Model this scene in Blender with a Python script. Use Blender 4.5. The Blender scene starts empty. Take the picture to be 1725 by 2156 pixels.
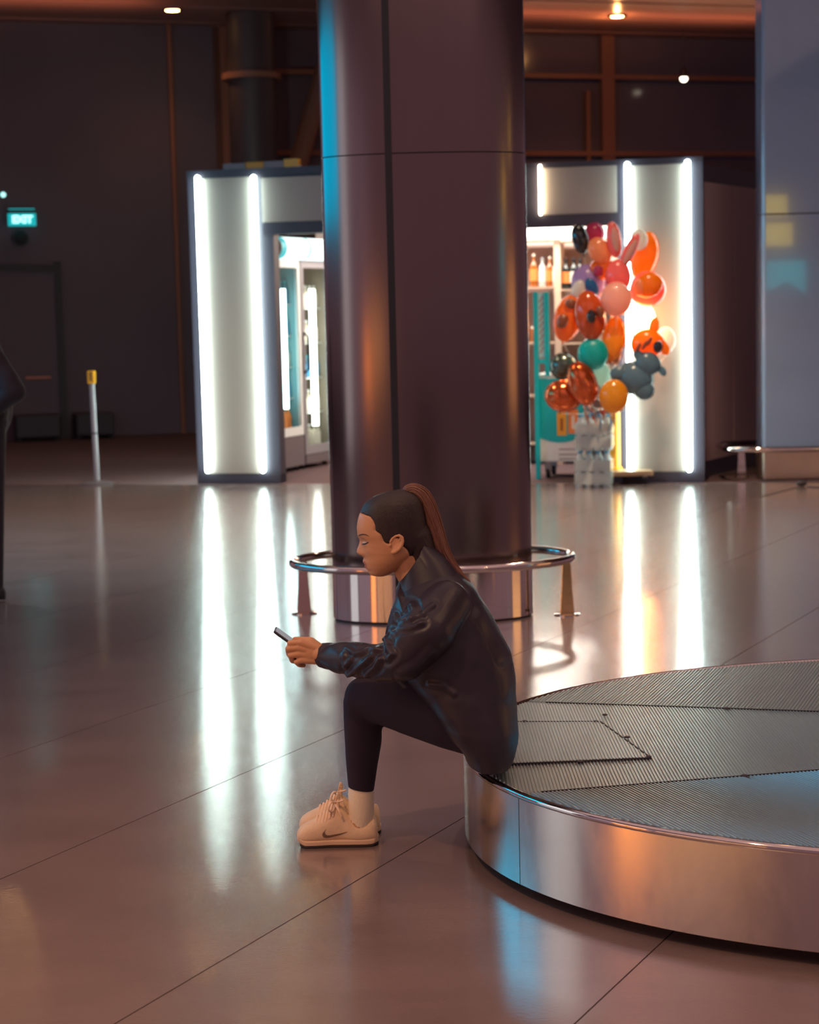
import bpy, bmesh, math, random
from mathutils import Vector, Matrix, noise
random.seed(7)
S = bpy.context.scene
COL = S.collection

# ------------------------------------------------------------------ camera
CAM_H, FPX, PITCH, ROLL = 1.666, 3850.0, math.radians(6.34), math.radians(1.36)
IW, IH = 1725.0, 2156.0
fwd = Vector((0, math.cos(PITCH), -math.sin(PITCH)))
r0, u0 = Vector((1, 0, 0)), Vector((0, math.sin(PITCH), math.cos(PITCH)))
camr = (r0*math.cos(ROLL) - u0*math.sin(ROLL)).normalized()
camu = (r0*math.sin(ROLL) + u0*math.cos(ROLL)).normalized()
CAM = Vector((0, 0, CAM_H))
cam = bpy.data.cameras.new('camera'); cam_o = bpy.data.objects.new('camera', cam); COL.objects.link(cam_o)
M = Matrix((camr, camu, -fwd)).transposed().to_4x4(); M.translation = CAM
cam_o.matrix_world = M
cam.sensor_fit = 'HORIZONTAL'; cam.sensor_width = 24.0; cam.lens = 24.0*FPX/IW
cam.clip_end = 200
cam.dof.use_dof = True; cam.dof.focus_distance = 5.55; cam.dof.aperture_fstop = 3.6
S.camera = cam_o

# ------------------------------------------------------------------ world, exposure
W = bpy.data.worlds.new('hall_ambient'); S.world = W; W.use_nodes = True
bg = W.node_tree.nodes['Background']; bg.inputs[0].default_value = (0.330, 0.190, 0.228, 1); bg.inputs[1].default_value = 1.0
S.view_settings.view_transform = 'Standard'; S.view_settings.look = 'None'
S.view_settings.gamma = 1.0; S.view_settings.exposure = 0.0; S.view_settings.use_curve_mapping = False
TUBE_E = 28.0          # kiosk light tubes
SPOT_W = 110.0         # ceiling downlights
CYAN_E, ORANGE_E, PALE_E = 5.0, 9.0, 2.0

# ------------------------------------------------------------------ pixel rays -> real places
def ray(px, py):
    return (fwd*FPX + camr*(px - IW/2) - camu*(py - IH/2)).normalized()
def on_z(px, py, z=0.0):
    d = ray(px, py); return CAM + d*((z - CAM_H)/d.z)
def on_y(px, py, y):
    d = ray(px, py); return CAM + d*(y/d.y)
def on_plane(px, py, p, n):
    d = ray(px, py); return CAM + d*((p - CAM).dot(n)/d.dot(n))

# ------------------------------------------------------------------ materials
def lin(r, g, b):
    f = lambda v: (v/255/12.92) if v/255 <= 0.04045 else ((v/255 + 0.055)/1.055)**2.4
    return (f(r), f(g), f(b), 1)
def mat(name, col, rough=0.5, metal=0.0, spec=0.5, noise_amt=0.0, noise_scale=20.0, stretch=(1, 1, 1), bump=0.0,
        bump_scale=60.0, aniso=0.0, coat=0.0, ior=1.45, sss=0.0, trans=0.0, alpha=1.0, rough_var=0.0):
    m = bpy.data.materials.new(name); m.use_nodes = True
    nt = m.node_tree; b = nt.nodes['Principled BSDF']
    b.inputs['Base Color'].default_value = col
    b.inputs['Roughness'].default_value = rough; b.inputs['Metallic'].default_value = metal
    b.inputs['Specular IOR Level'].default_value = spec; b.inputs['IOR'].default_value = ior
    b.inputs['Anisotropic'].default_value = aniso
    b.inputs['Coat Weight'].default_value = coat
    b.inputs['Transmission Weight'].default_value = trans
    b.inputs['Alpha'].default_value = alpha
    if sss:
        b.inputs['Subsurface Weight'].default_value = sss; b.inputs['Subsurface Radius'].default_value = (0.012, 0.005, 0.003)
        b.inputs['Subsurface Scale'].default_value = 1.0
    if noise_amt or bump or rough_var:
        tc = nt.nodes.new('ShaderNodeTexCoord'); mp = nt.nodes.new('ShaderNodeMapping'); mp.inputs['Scale'].default_value = stretch
        nt.links.new(tc.outputs['Object'], mp.inputs[0])
    if noise_amt or rough_var:
        n = nt.nodes.new('ShaderNodeTexNoise'); n.inputs['Scale'].default_value = noise_scale; n.inputs['Detail'].default_value = 6
        nt.links.new(mp.outputs[0], n.inputs['Vector'])
        if noise_amt:
            r = nt.nodes.new('ShaderNodeMix'); r.data_type = 'RGBA'
            k0, k1 = 1 - noise_amt, 1 + noise_amt
            r.inputs['A'].default_value = (col[0]*k0, col[1]*k0, col[2]*k0, 1); r.inputs['B'].default_value = (min(1, col[0]*k1), min(1, col[1]*k1), min(1, col[2]*k1), 1)
            nt.links.new(n.outputs['Fac'], r.inputs['Factor']); nt.links.new(r.outputs['Result'], b.inputs['Base Color'])
        if rough_var:
            rr = nt.nodes.new('ShaderNodeMapRange'); rr.inputs['From Min'].default_value = 0.3; rr.inputs['From Max'].default_value = 0.7
            rr.inputs['To Min'].default_value = rough*(1 - rough_var); rr.inputs['To Max'].default_value = rough*(1 + rough_var)
            nt.links.new(n.outputs['Fac'], rr.inputs['Value']); nt.links.new(rr.outputs['Result'], b.inputs['Roughness'])
    if bump:
        n2 = nt.nodes.new('ShaderNodeTexNoise'); n2.inputs['Scale'].default_value = bump_scale; n2.inputs['Detail'].default_value = 4
        nt.links.new(mp.outputs[0], n2.inputs['Vector'])
        bp = nt.nodes.new('ShaderNodeBump'); bp.inputs['Strength'].default_value = bump; bp.inputs['Distance'].default_value = 0.01
        nt.links.new(n2.outputs['Fac'], bp.inputs['Height']); nt.links.new(bp.outputs['Normal'], b.inputs['Normal'])
    return m
def emit(name, col, strength):
    m = bpy.data.materials.new(name); m.use_nodes = True; nt = m.node_tree
    b = nt.nodes['Principled BSDF']; b.inputs['Base Color'].default_value = (col[0]*.5, col[1]*.5, col[2]*.5, 1)
    b.inputs['Emission Color'].default_value = col; b.inputs['Emission Strength'].default_value = strength
    b.inputs['Roughness'].default_value = 0.4
    return m
def foil(name, col, rough=0.22, translucent=0.45, metal=0.0):
    m = bpy.data.materials.new(name); m.use_nodes = True; nt = m.node_tree; b = nt.nodes['Principled BSDF']
    b.inputs['Base Color'].default_value = col; b.inputs['Roughness'].default_value = rough; b.inputs['Coat Weight'].default_value = 0.5; b.inputs['Metallic'].default_value = metal
    t = nt.nodes.new('ShaderNodeBsdfTranslucent'); t.inputs['Color'].default_value = col
    mx = nt.nodes.new('ShaderNodeMixShader'); mx.inputs[0].default_value = translucent
    nt.links.new(b.outputs[0], mx.inputs[1]); nt.links.new(t.outputs[0], mx.inputs[2])
    nt.links.new(mx.outputs[0], nt.nodes['Material Output'].inputs[0])
    return m

def streak_floor(name, col, rough):
    """polished stone: cloudy base colour, faint long streaks in the gloss"""
    m = mat(name, col, .27, spec=.95, noise_amt=0.28, noise_scale=1.6, stretch=(1, 2.2, 1), ior=1.5, coat=1.0)
    nt = m.node_tree; b = nt.nodes['Principled BSDF']; b.inputs['Coat IOR'].default_value = 1.6
    tc = nt.nodes.new('ShaderNodeTexCoord'); mp = nt.nodes.new('ShaderNodeMapping'); mp.inputs['Scale'].default_value = (2.2, 9, 1)
    n = nt.nodes.new('ShaderNodeTexNoise'); n.inputs['Scale'].default_value = 3.2; n.inputs['Detail'].default_value = 7; n.inputs['Distortion'].default_value = 1.2
    nt.links.new(tc.outputs['Object'], mp.inputs[0]); nt.links.new(mp.outputs[0], n.inputs['Vector'])
    rr = nt.nodes.new('ShaderNodeMapRange'); rr.inputs['From Min'].default_value = .35; rr.inputs['From Max'].default_value = .65
    rr.inputs['To Min'].default_value = rough*.75; rr.inputs['To Max'].default_value = rough*1.35
    nt.links.new(n.outputs['Fac'], rr.inputs['Value']); nt.links.new(rr.outputs['Result'], b.inputs['Coat Roughness'])
    bp = nt.nodes.new('ShaderNodeBump'); bp.inputs['Strength'].default_value = 0.045; bp.inputs['Distance'].default_value = .01
    n3 = nt.nodes.new('ShaderNodeTexNoise'); n3.inputs['Scale'].default_value = 30; n3.inputs['Detail'].default_value = 5
    nt.links.new(mp.outputs[0], n3.inputs['Vector'])
    nt.links.new(n3.outputs['Fac'], bp.inputs['Height']); nt.links.new(bp.outputs['Normal'], b.inputs['Normal']); nt.links.new(bp.outputs['Normal'], b.inputs['Coat Normal'])
    return m

MT = {}
MT['floor'] = streak_floor('polished_stone', (0.222, 0.152, 0.138, 1), 0.028)
MT['joint'] = mat('joint_grout', (0.02, 0.015, 0.015, 1), 0.8)
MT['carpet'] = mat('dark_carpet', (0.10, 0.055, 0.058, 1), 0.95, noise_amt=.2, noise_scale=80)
MT['steel'] = mat('brushed_column_steel', (0.17, 0.125, 0.12, 1), 0.20, 1.0, noise_amt=.05, noise_scale=6, stretch=(8, 8, .3), aniso=.4)
MT['polished'] = mat('polished_steel', (0.50, 0.44, 0.42, 1), 0.05, 1.0)
MT['rail'] = mat('polished_rail_steel', (0.50, 0.43, 0.41, 1), 0.08, 1.0)
MT['groove'] = mat('dark_groove', (0.012, 0.010, 0.013, 1), 0.6)
MT['alu'] = mat('brushed_aluminium_skirt', (0.55, 0.50, 0.46, 1), 0.18, 1.0, noise_amt=.12, noise_scale=5, stretch=(3, 3, 1), aniso=.5, rough_var=.2)
MT['rib'] = mat('ribbed_aluminium', (0.58, 0.64, 0.63, 1), 0.34, 1.0)
MT['rib_dark'] = mat('ribbed_aluminium_base', (0.46, 0.50, 0.51, 1), 0.34, 1.0)
MT['black'] = mat('matte_black', (0.045, 0.034, 0.042, 1), 0.6)
MT['gold'] = mat('gold_toned_post', (0.72, 0.52, 0.25, 1), 0.16, 1.0, bump=.25, bump_scale=14)  # gold-toned metal for the right rail post
MT['frame'] = mat('kiosk_dark_frame', (0.038, 0.033, 0.050, 1), 0.5)
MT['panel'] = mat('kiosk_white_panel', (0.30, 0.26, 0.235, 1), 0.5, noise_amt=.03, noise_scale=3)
MT['side'] = mat('kiosk_side_panel', (0.50, 0.33, 0.32, 1), 0.5)
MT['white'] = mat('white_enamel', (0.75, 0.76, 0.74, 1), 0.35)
MT['grey'] = mat('grey_enamel', (0.16, 0.13, 0.14, 1), 0.45)
MT['teal'] = mat('teal_enamel', (0.0, 0.42, 0.46, 1), 0.35)
MT['teal_light'] = mat('pale_teal_print', (0.35, 0.62, 0.62, 1), 0.4)
MT['wood'] = mat('pale_wood', (0.45, 0.30, 0.18, 1), 0.5, noise_amt=.2, noise_scale=8, stretch=(1, 8, 1))
MT['yellow'] = mat('yellow_plastic', (0.85, 0.42, 0.02, 1), 0.4)
MT['yellow_paint'] = mat('yellow_orange_print', (0.80, 0.36, 0.03, 1), 0.5)
MT['grey_print'] = mat('grey_print', (0.30, 0.24, 0.24, 1), 0.5)
MT['post_grey'] = mat('grey_post', (0.36, 0.35, 0.38, 1), 0.4, 0.3)
MT['rubber'] = mat('dark_rubber', (0.02, 0.018, 0.02, 1), 0.7)
MT['wall_dark'] = mat('dark_wall', (0.13, 0.092, 0.115, 1), 0.7, noise_amt=.25, noise_scale=.6)
MT['ceil'] = mat('warm_metal_ceiling', (0.34, 0.17, 0.14, 1), 0.35, 0.2)
MT['night_glass'] = mat('night_window_glass', (0.13, 0.10, 0.13, 1), 0.15, spec=.5)
MT['mullion'] = mat('rust_brown_mullion', (0.28, 0.11, 0.07, 1), 0.5)
MT['pillar'] = mat('reflected_blue_cladding', (0.24, 0.34, 0.50, 1), 0.10, coat=.5, spec=.6, noise_amt=.06, noise_scale=2)  # blue-grey mirrored from the hall is put into the base colour
MT['glass'] = mat('clear_glass', (0.85, 0.95, 0.95, 1), 0.03, trans=1.0, ior=1.1)
MT['film'] = mat('clear_plastic', (0.82, 0.84, 0.80, 1), 0.15, trans=0.6, ior=1.2)
MT['bottle_clear'] = mat('clear_bottle_plastic', (0.80, 0.84, 0.82, 1), 0.15, trans=0.5, ior=1.25)
MT['amber'] = mat('amber_spirit', (0.30, 0.08, 0.01, 1), 0.12, coat=.4)
MT['dark_bottle'] = mat('dark_bottle_glass', (0.015, 0.02, 0.02, 1), 0.1, coat=.5)
MT['label_white'] = mat('cream_label', (0.75, 0.68, 0.58, 1), 0.6)
MT['label_orange'] = mat('orange_label', (0.75, 0.22, 0.05, 1), 0.6)
MT['label_blue'] = mat('blue_label', (0.04, 0.24, 0.42, 1), 0.5)
MT['exit_lit'] = emit('lit_exit_panel', (0.0, 0.42, 0.45, 1), 1.0)
MT['exit_text'] = emit('lit_exit_lettering', (0.45, 1.0, 0.95, 1), 1.6)
MT['tube'] = emit('white_light_tube', (0.76, 1.0, 0.93, 1), TUBE_E)
MT['tube_warm'] = emit('warm_light_tube', (1.0, 0.80, 0.52, 1), TUBE_E*1.2)
MT['box_lit'] = emit('lit_white_box', (1.0, 0.95, 0.88, 1), 3.0)
MT['fridge_lit'] = emit('fridge_light_strip', (0.75, 1.0, 0.97, 1), 9.0)
MT['fridge_lit_warm'] = emit('fridge_light_strip_warm', (1.0, 0.98, 0.88, 1), 8.0)
MT['canopy_teal'] = emit('lit_teal_canopy', (0.05, 0.55, 0.62, 1), 0.7)
MT['canopy_white'] = emit('lit_white_canopy', (0.80, 1.0, 1.0, 1), 1.6)
MT['lamp'] = emit('warm_lamp', (1.0, 0.55, 0.18, 1), 30.0)
MT['lamp_white'] = emit('white_lamp', (1.0, 0.85, 0.65, 1), 6.0)
MT['cyan'] = emit('cyan_screen', (0.0, 0.50, 0.85, 1), CYAN_E)
MT['orange'] = emit('orange_backlit_sign', (1.0, 0.33, 0.07, 1), ORANGE_E)
MT['pale'] = emit('pale_backlit_sign', (0.75, 0.80, 0.85, 1), PALE_E)
MT['dim_lit'] = emit('dim_lilac_softbox', (0.72, 0.56, 0.72, 1), 0.55)
MT['gold_lit'] = emit('golden_backlit_front', (1.0, 0.50, 0.20, 1), 2.2)
MT['sign_yellow'] = emit('lit_yellow_sign', (1.0, 0.70, 0.08, 1), 6)
MT['sign_teal'] = emit('lit_teal_banner', (0.02, 0.55, 0.65, 1), 5)

# ------------------------------------------------------------------ mesh helpers
class MB:
    def __init__(s): s.v = []; s.f = []; s.mi = []; s.cur = 0
    def add(s, vs, fs):
        o = len(s.v); s.v += [tuple(v) for v in vs]; s.f += [tuple(i + o for i in f) for f in fs]; s.mi += [s.cur]*len(fs)
    def box(s, c, sz, R=None):
        c = Vector(c); hx, hy, hz = sz[0]/2, sz[1]/2, sz[2]/2
        vs = [Vector((x, y, z)) for x in (-hx, hx) for y in (-hy, hy) for z in (-hz, hz)]
        if R is not None: vs = [R @ v for v in vs]
        s.add([c + v for v in vs], [(0, 1, 3, 2), (4, 6, 7, 5), (0, 4, 5, 1), (2, 3, 7, 6), (0, 2, 6, 4), (1, 5, 7, 3)])
    def obox(s, o, ax, ay, az):
        """box from corner o with edge vectors"""
        o, ax, ay, az = Vector(o), Vector(ax), Vector(ay), Vector(az)
        vs = [o + ax*i + ay*j + az*k for i in (0, 1) for j in (0, 1) for k in (0, 1)]
        fs = [(0, 1, 3, 2), (4, 6, 7, 5), (0, 4, 5, 1), (2, 3, 7, 6), (0, 2, 6, 4), (1, 5, 7, 3)]
        if ax.cross(ay).dot(az) < 0: fs = [tuple(reversed(f)) for f in fs]
        s.add(vs, fs)
    def loft(s, rings, cap=True, closed=False):
        n = len(rings[0]); vs = [v for r in rings for v in r]; fs = []
        K = len(rings)
        for i in range(K if closed else K - 1):
            a, b = i*n, ((i + 1) % K)*n
            for j in range(n): fs.append((a + j, a + (j + 1) % n, b + (j + 1) % n, b + j))
        if cap and not closed:
            fs.append(tuple(reversed(range(n)))); fs.append(tuple((K - 1)*n + j for j in range(n)))
        s.add(vs, fs)
    def tube(s, pts, rad, n=10, closed=False, flat=1.0, up=None):
        pts = [Vector(p) for p in pts]; K = len(pts)
        if not hasattr(rad, '__len__'): rad = [rad]*K
        rings = []; prev = None
        for i in range(K):
            if closed: t = pts[(i + 1) % K] - pts[(i - 1) % K]
            else: t = pts[min(i + 1, K - 1)] - pts[max(i - 1, 0)]
            t.normalize()
            if up is not None: a = Vector(up)
            elif prev is not None: a = prev
            else: a = Vector((0, 0, 1)) if abs(t.z) < .9 else Vector((1, 0, 0))
            b = t.cross(a)
            if b.length < 1e-6: b = t.cross(Vector((1, .1, 0)))
            b.normalize(); a = b.cross(t).normalized(); prev = a
            rings.append([pts[i] + (b*math.cos(2*math.pi*j/n) + a*math.sin(2*math.pi*j/n)*flat)*rad[i] for j in range(n)])
        s.loft(rings, cap=True, closed=closed)
    def capsule(s, p0, p1, ra, rb, n=14, m=4):
        p0, p1 = Vector(p0), Vector(p1); t = (p1 - p0); L = t.length; t = t/L if L > 1e-9 else Vector((0, 0, 1))
        pts, rad = [], []
        for i in range(m + 1):
            a = math.pi/2*(1 - i/m) * .97; pts.append(p0 - t*ra*math.sin(a)); rad.append(ra*math.cos(a))
        for i in range(m + 1):
            a = math.pi/2*(i/m) * .97; pts.append(p1 + t*rb*math.sin(a)); rad.append(rb*math.cos(a))
        s.tube(pts, rad, n)
    def chain(s, pts, rads, n=14):
        for i in range(len(pts) - 1): s.capsule(pts[i], pts[i + 1], rads[i], rads[i + 1], n)
    def ball(s, c, r, seg=20, rings=12, R=None):
        c = Vector(c); rx, ry, rz = (r, r, r) if not hasattr(r, '__len__') else r
        rs = []
        for i in range(rings + 1):
            a = math.pi*(i/rings*.98 + .01); z = -math.cos(a); q = math.sin(a)
            ring = [Vector((rx*q*math.cos(2*math.pi*j/seg), ry*q*math.sin(2*math.pi*j/seg), rz*z)) for j in range(seg)]
            if R is not None: ring = [R @ v for v in ring]
            rs.append([c + v for v in ring])
        s.loft(rs)
    def lathe(s, prof, n=16, c=(0, 0, 0)):
        c = Vector(c)
        s.loft([[c + Vector((max(r, 1e-4)*math.cos(2*math.pi*j/n), max(r, 1e-4)*math.sin(2*math.pi*j/n), z)) for j in range(n)] for r, z in prof])
    def prism(s, poly, z0, z1):
        s.loft([[Vector((p[0], p[1], z0)) for p in poly], [Vector((p[0], p[1], z1)) for p in poly]])
    def slab(s, poly3, thick):
        """flat polygon of 3-D points given thickness vector"""
        t = Vector(thick); s.loft([[Vector(p) for p in poly3], [Vector(p) + t for p in poly3]])
    def build(s, name, mats, parent=None, smooth=False, loc=None):
        me = bpy.data.meshes.new(name); me.from_pydata(s.v, [], s.f)
        if not isinstance(mats, (list, tuple)): mats = [mats]
        for m in mats: me.materials.append(MT[m] if isinstance(m, str) else m)
        if len(mats) > 1: me.polygons.foreach_set('material_index', s.mi)
        bm = bmesh.new(); bm.from_mesh(me); bmesh.ops.recalc_face_normals(bm, faces=bm.faces); bm.to_mesh(me); bm.free()
        if smooth:
            me.polygons.foreach_set('use_smooth', [True]*len(me.polygons)); me.set_sharp_from_angle(angle=math.radians(38))
        me.update()
        return link(name, me, parent, loc)
def link(name, me, parent=None, loc=None):
    o = bpy.data.objects.new(name, me); COL.objects.link(o)
    if parent is not None:
        o.parent = parent
        o.matrix_parent_inverse = WM(parent).inverted()
    return o
def WM(o):
    m = Matrix.LocRotScale(o.location, o.rotation_euler, o.scale)
    return (WM(o.parent) @ o.matrix_parent_inverse @ m) if o.parent else m
def tag(o, label=None, cat=None, group=None, kind=None):
    if label: o['label'] = label
    if cat: o['category'] = cat
    if group: o['group'] = group
    if kind: o['kind'] = kind
    return o
def thing(name, loc, label=None, cat=None, group=None, kind=None):
    o = bpy.data.objects.new(name, None); o.empty_display_size = .1; COL.objects.link(o); o.location = Vector(loc)
    return tag(o, label, cat, group, kind)
def dup(o, loc=None, label=None, parent=None):
    c = o.copy(); COL.objects.link(c)
    if parent is not None: c.parent = parent
    if loc is not None: c.location = Vector(loc)
    if label: c['label'] = label
    for ch in list(o.children): dup(ch, parent=c)
    return c
def bevel(o, w=.004, seg=2):
    m = o.modifiers.new('bevel', 'BEVEL'); m.width = w; m.segments = seg; m.limit_method = 'ANGLE'; return o
def remesh(mb, voxel, smooth_it=2, fac=.5):
    me = bpy.data.meshes.new('tmp'); me.from_pydata(mb.v, [], mb.f)
    bm = bmesh.new(); bm.from_mesh(me); bmesh.ops.triangulate(bm, faces=[f for f in bm.faces if len(f.verts) > 4])
    bmesh.ops.recalc_face_normals(bm, faces=bm.faces); bm.to_mesh(me); bm.free()
    o = bpy.data.objects.new('tmp', me); COL.objects.link(o)
    r = o.modifiers.new('r', 'REMESH'); r.mode = 'VOXEL'; r.voxel_size = voxel; r.use_smooth_shade = True
    if smooth_it:
        sm = o.modifiers.new('s', 'SMOOTH'); sm.iterations = smooth_it; sm.factor = fac
    dg = bpy.context.evaluated_depsgraph_get(); dg.update()
    out = bpy.data.meshes.new_from_object(o.evaluated_get(dg), depsgraph=dg)
    bpy.data.objects.remove(o); bpy.data.meshes.remove(me)
    out.polygons.foreach_set('use_smooth', [True]*len(out.polygons))
    return out
def lerp(a, b, t): return a + (b - a)*t
def interp(tab, x):
    if x <= tab[0][0]: return tab[0][1]
    for (x0, y0), (x1, y1) in zip(tab, tab[1:]):
        if x <= x1: return lerp(y0, y1, (x - x0)/(x1 - x0))
    return tab[-1][1]
def smooth(t): t = max(0, min(1, t)); return t*t*(3 - 2*t)
def ell(c, a, b, n, z, e=2.0, t0=0, t1=2*math.pi, endpoint=False):
    out = []
    for i in range(n):
        t = t0 + (t1 - t0)*i/(n - 1 if endpoint else n)
        ct, st = math.cos(t), math.sin(t)
        out.append(Vector((c[0] + a*math.copysign(abs(ct)**(2/e), ct), c[1] + b*math.copysign(abs(st)**(2/e), st), z)))
    return out

# ================================================================== SETTING
# kiosk front line (turned about 12 degrees, right end nearer)
KA = Vector((-2.07, 17.95, 0)); KB = Vector((2.77, 16.88, 0))
ku = (KB - KA).normalized(); kt = Vector((-ku.y, ku.x, 0))     # along the front / backwards into the kiosk
CEIL = 5.62
# floor: long stone strips running at 27.5 degrees, joints recessed
floor_o = thing('floor', (0, 0, 0), kind='structure')
base = MB(); base.box((0, 15, -.06), (60, 64, .08)); base.build('floor_bed', 'joint', floor_o)
sd = Vector((.4617, .8870, 0)); sn = Vector((.8870, -.4617, 0))
def clip(poly, n, d):
    """keep the part of a 2-D polygon with n.p <= d"""
    out = []
    for i in range(len(poly)):
        a, b = poly[i], poly[(i + 1) % len(poly)]
        da, db = n[0]*a[0] + n[1]*a[1] - d, n[0]*b[0] + n[1]*b[1] - d
        if da <= 0: out.append(a)
        if (da < 0 < db) or (db < 0 < da):
            t = da/(da - db); out.append((a[0] + (b[0] - a[0])*t, a[1] + (b[1] - a[1])*t))
    return out
edge0 = KA - kt*0.0 + ku*0; dlim = kt.x*edge0.x + kt.y*edge0.y - .05
for k in range(-22, 18):
    c0 = -4.555 + .992*k
    poly = [(-9, -6), (16, -6), (16, 26), (-9, 26)]
    poly = clip(poly, (-sn.x, -sn.y), -(c0 + .0022)); poly = clip(poly, (sn.x, sn.y), c0 + .992 - .0022) if poly else poly
    if poly: poly = clip(poly, (kt.x, kt.y), dlim)
    if poly and len(poly) > 2:
        m = MB(); m.prism(poly, -.018, 0.0); m.build('floor_slab', 'floor', floor_o)
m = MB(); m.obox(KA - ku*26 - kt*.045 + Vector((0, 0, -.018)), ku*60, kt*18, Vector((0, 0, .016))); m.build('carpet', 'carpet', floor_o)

# facade at the back, turned so that its right end is farther away
FA = Vector((-9.0, 24.0, 0)); fu = Vector((.955, .296, 0)).normalized(); fn = Vector((fu.y, -fu.x, 0))
def fac(px, py): return on_plane(px, py, FA, fn)
wall_back = thing('wall_back', FA, kind='structure')
s_split = (fac(470, 300) - FA).dot(fu)
m = MB(); m.obox(FA, fu*s_split, -fn*.3, Vector((0, 0, CEIL + 1.5))); m.build('wall_surface', 'wall_dark', wall_back)
m = MB(); m.obox(FA + fu*s_split - fn*.05, fu*26, -fn*.3, Vector((0, 0, 3.86))); m.build('wall_surface', 'wall_dark', wall_back)
win = thing('window_1', FA + fu*s_split, kind='structure')
zs = [fac(1350, 322).z, fac(1350, 161).z, CEIL + .6]
xs = [s_split, (fac(1282, 200) - FA).dot(fu)]
step = xs[1] - xs[0]; xs += [xs[1] + 6.5, xs[1] + 13]
for i in range(3):
    for j in range(2):
        m = MB(); m.obox(FA + fu*xs[i] - fn*.12 + Vector((0, 0, zs[j])), fu*(xs[i + 1] - xs[i]), -fn*.02, Vector((0, 0, zs[j + 1] - zs[j]))); m.build('pane', 'night_glass', win)
for x in xs:
    m = MB(); m.obox(FA + fu*(x - .10) + Vector((0, 0, 3.4)), fu*.20, -fn*.14, Vector((0, 0, CEIL - 3.3))); m.build('mullion', 'mullion', win)
m = MB(); m.obox(FA + fu*(xs[1] - .36) + Vector((0, 0, 3.4)), fu*.06, -fn*.14, Vector((0, 0, CEIL - 4.2))); m.build('mullion', 'mullion', win)
for z in zs[:2]:
    m = MB(); m.obox(FA + fu*s_split + fn*.01 + Vector((0, 0, z - .045)), fu*19, -fn*.14, Vector((0, 0, .07))); m.build('transom', 'mullion', win)

# ceiling of long metal panels, parallel to the facade
ceil_o = thing('ceiling', (0, 14, CEIL), kind='structure')
for k in range(46):
    o = FA + fn*(-.3 + .62*k) - fu*8
    m = MB(); m.obox(o + Vector((0, 0, CEIL + .012*(k % 2))), fu*44, fn*.60, Vector((0, 0, .03))); m.build('ceiling_panel', 'ceil', ceil_o)
m = MB(); m.obox(FA - fu*8 - fn*.4 + Vector((0, 0, CEIL + .06)), fu*44, fn*30, Vector((0, 0, .04))); m.build('ceiling_deck', 'black', ceil_o)

# door recess, push bar and low dark boxes on the dark wall, left
door = thing('door_1', fac(60, 905), kind='structure')
a, b = fac(-60, 905), fac(128, 905)
zt = fac(60, 567).z
m = MB(); m.obox(Vector((a.x, a.y, 0)) + fn*.02, (b - a)*1.0, fn*.03, Vector((0, 0, zt))); m.build('door_leaf', 'wall_dark', door)
m = MB(); m.obox(Vector((a.x, a.y, zt)), (b - a), fn*.09, Vector((0, 0, .10))); m.obox(Vector((b.x, b.y, 0)), fu*.09, fn*.09, Vector((0, 0, zt + .10))); m.build('door_frame', 'black', door)
p0, p1 = fac(53, 796), fac(106, 795)
m = MB(); m.tube([p0 + fn*.10, p1 + fn*.10], .022, 10); m.build('push_bar', mat('rose_metal', (.62, .30, .28, 1), .35, .6), door)

for (x0, x1, y0, y1, lab) in ((28, 120, 872, 912, 'low dark box against the dark wall, beside the doorway'), (153, 232, 868, 912, 'low dark box against the dark wall, behind the yellow-topped post')):
    p = fac(x0, y1); q = fac(x1, y1); h = fac(x0, y0).z
    m = MB(); m.obox(Vector((p.x, p.y, .05)) + fn*.06, Vector((q.x - p.x, q.y - p.y, 0)), fn*.45, Vector((0, 0, h - .05)))
    bx = thing('storage_box', Vector((p.x, p.y, 0)), lab, 'box')
    bevel(m.build('body', 'black', bx), .02)
    for s_ in (.08, .92):
        for d_ in (.1, .42): m = MB(); m.box(Vector((p.x, p.y, .024)) + Vector((q.x - p.x, q.y - p.y, 0))*s_ + fn*d_, (.06, .06, .05)); m.build('foot', 'rubber', bx)

# thin vertical conduit, dark round column and slanted rust beam far behind the left kiosk
m = MB(); p = fac(384, 905); m.tube([Vector((p.x, p.y, 0)) + fn*.1, Vector((p.x, p.y, CEIL)) + fn*.1], .035, 10)
tag(m.build('conduit', 'mullion'), 'thin rust-brown vertical pipe on the dark wall left of the kiosk', 'pipe')
p = fac(515, 905) + fn*1.2; t = thing('round_column', Vector((p.x, p.y, 0)), 'dim dark round column far behind the left kiosk panel', 'column')
m = MB(); m.lathe([(.32, 0), (.32, 2.4), (.315, 2.41), (.315, 2.43), (.32, 2.44), (.32, CEIL - .01)], 32, Vector((p.x, p.y, 0))); m.build('shaft', mat('dim_column_paint', (.07, .045, .045, 1), .5), t, True)
m = MB(); m.lathe([(.40, 4.75), (.40, 4.83)], 32, Vector((p.x, p.y, 0))); m.build('collar', 'mullion', t, True)
p, q = fac(612, 345) + fn*.5, fac(668, 150) + fn*.5
dv = (q - p).normalized()
m = MB(); m.tube([p - dv*(p.z)/dv.z*.999, q + dv*((CEIL - q.z)/dv.z)*.99], .14, 12)
tag(m.build('slanted_beam', 'mullion'), 'slanted rust-brown beam behind the left edge of the steel column', 'beam')

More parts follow.
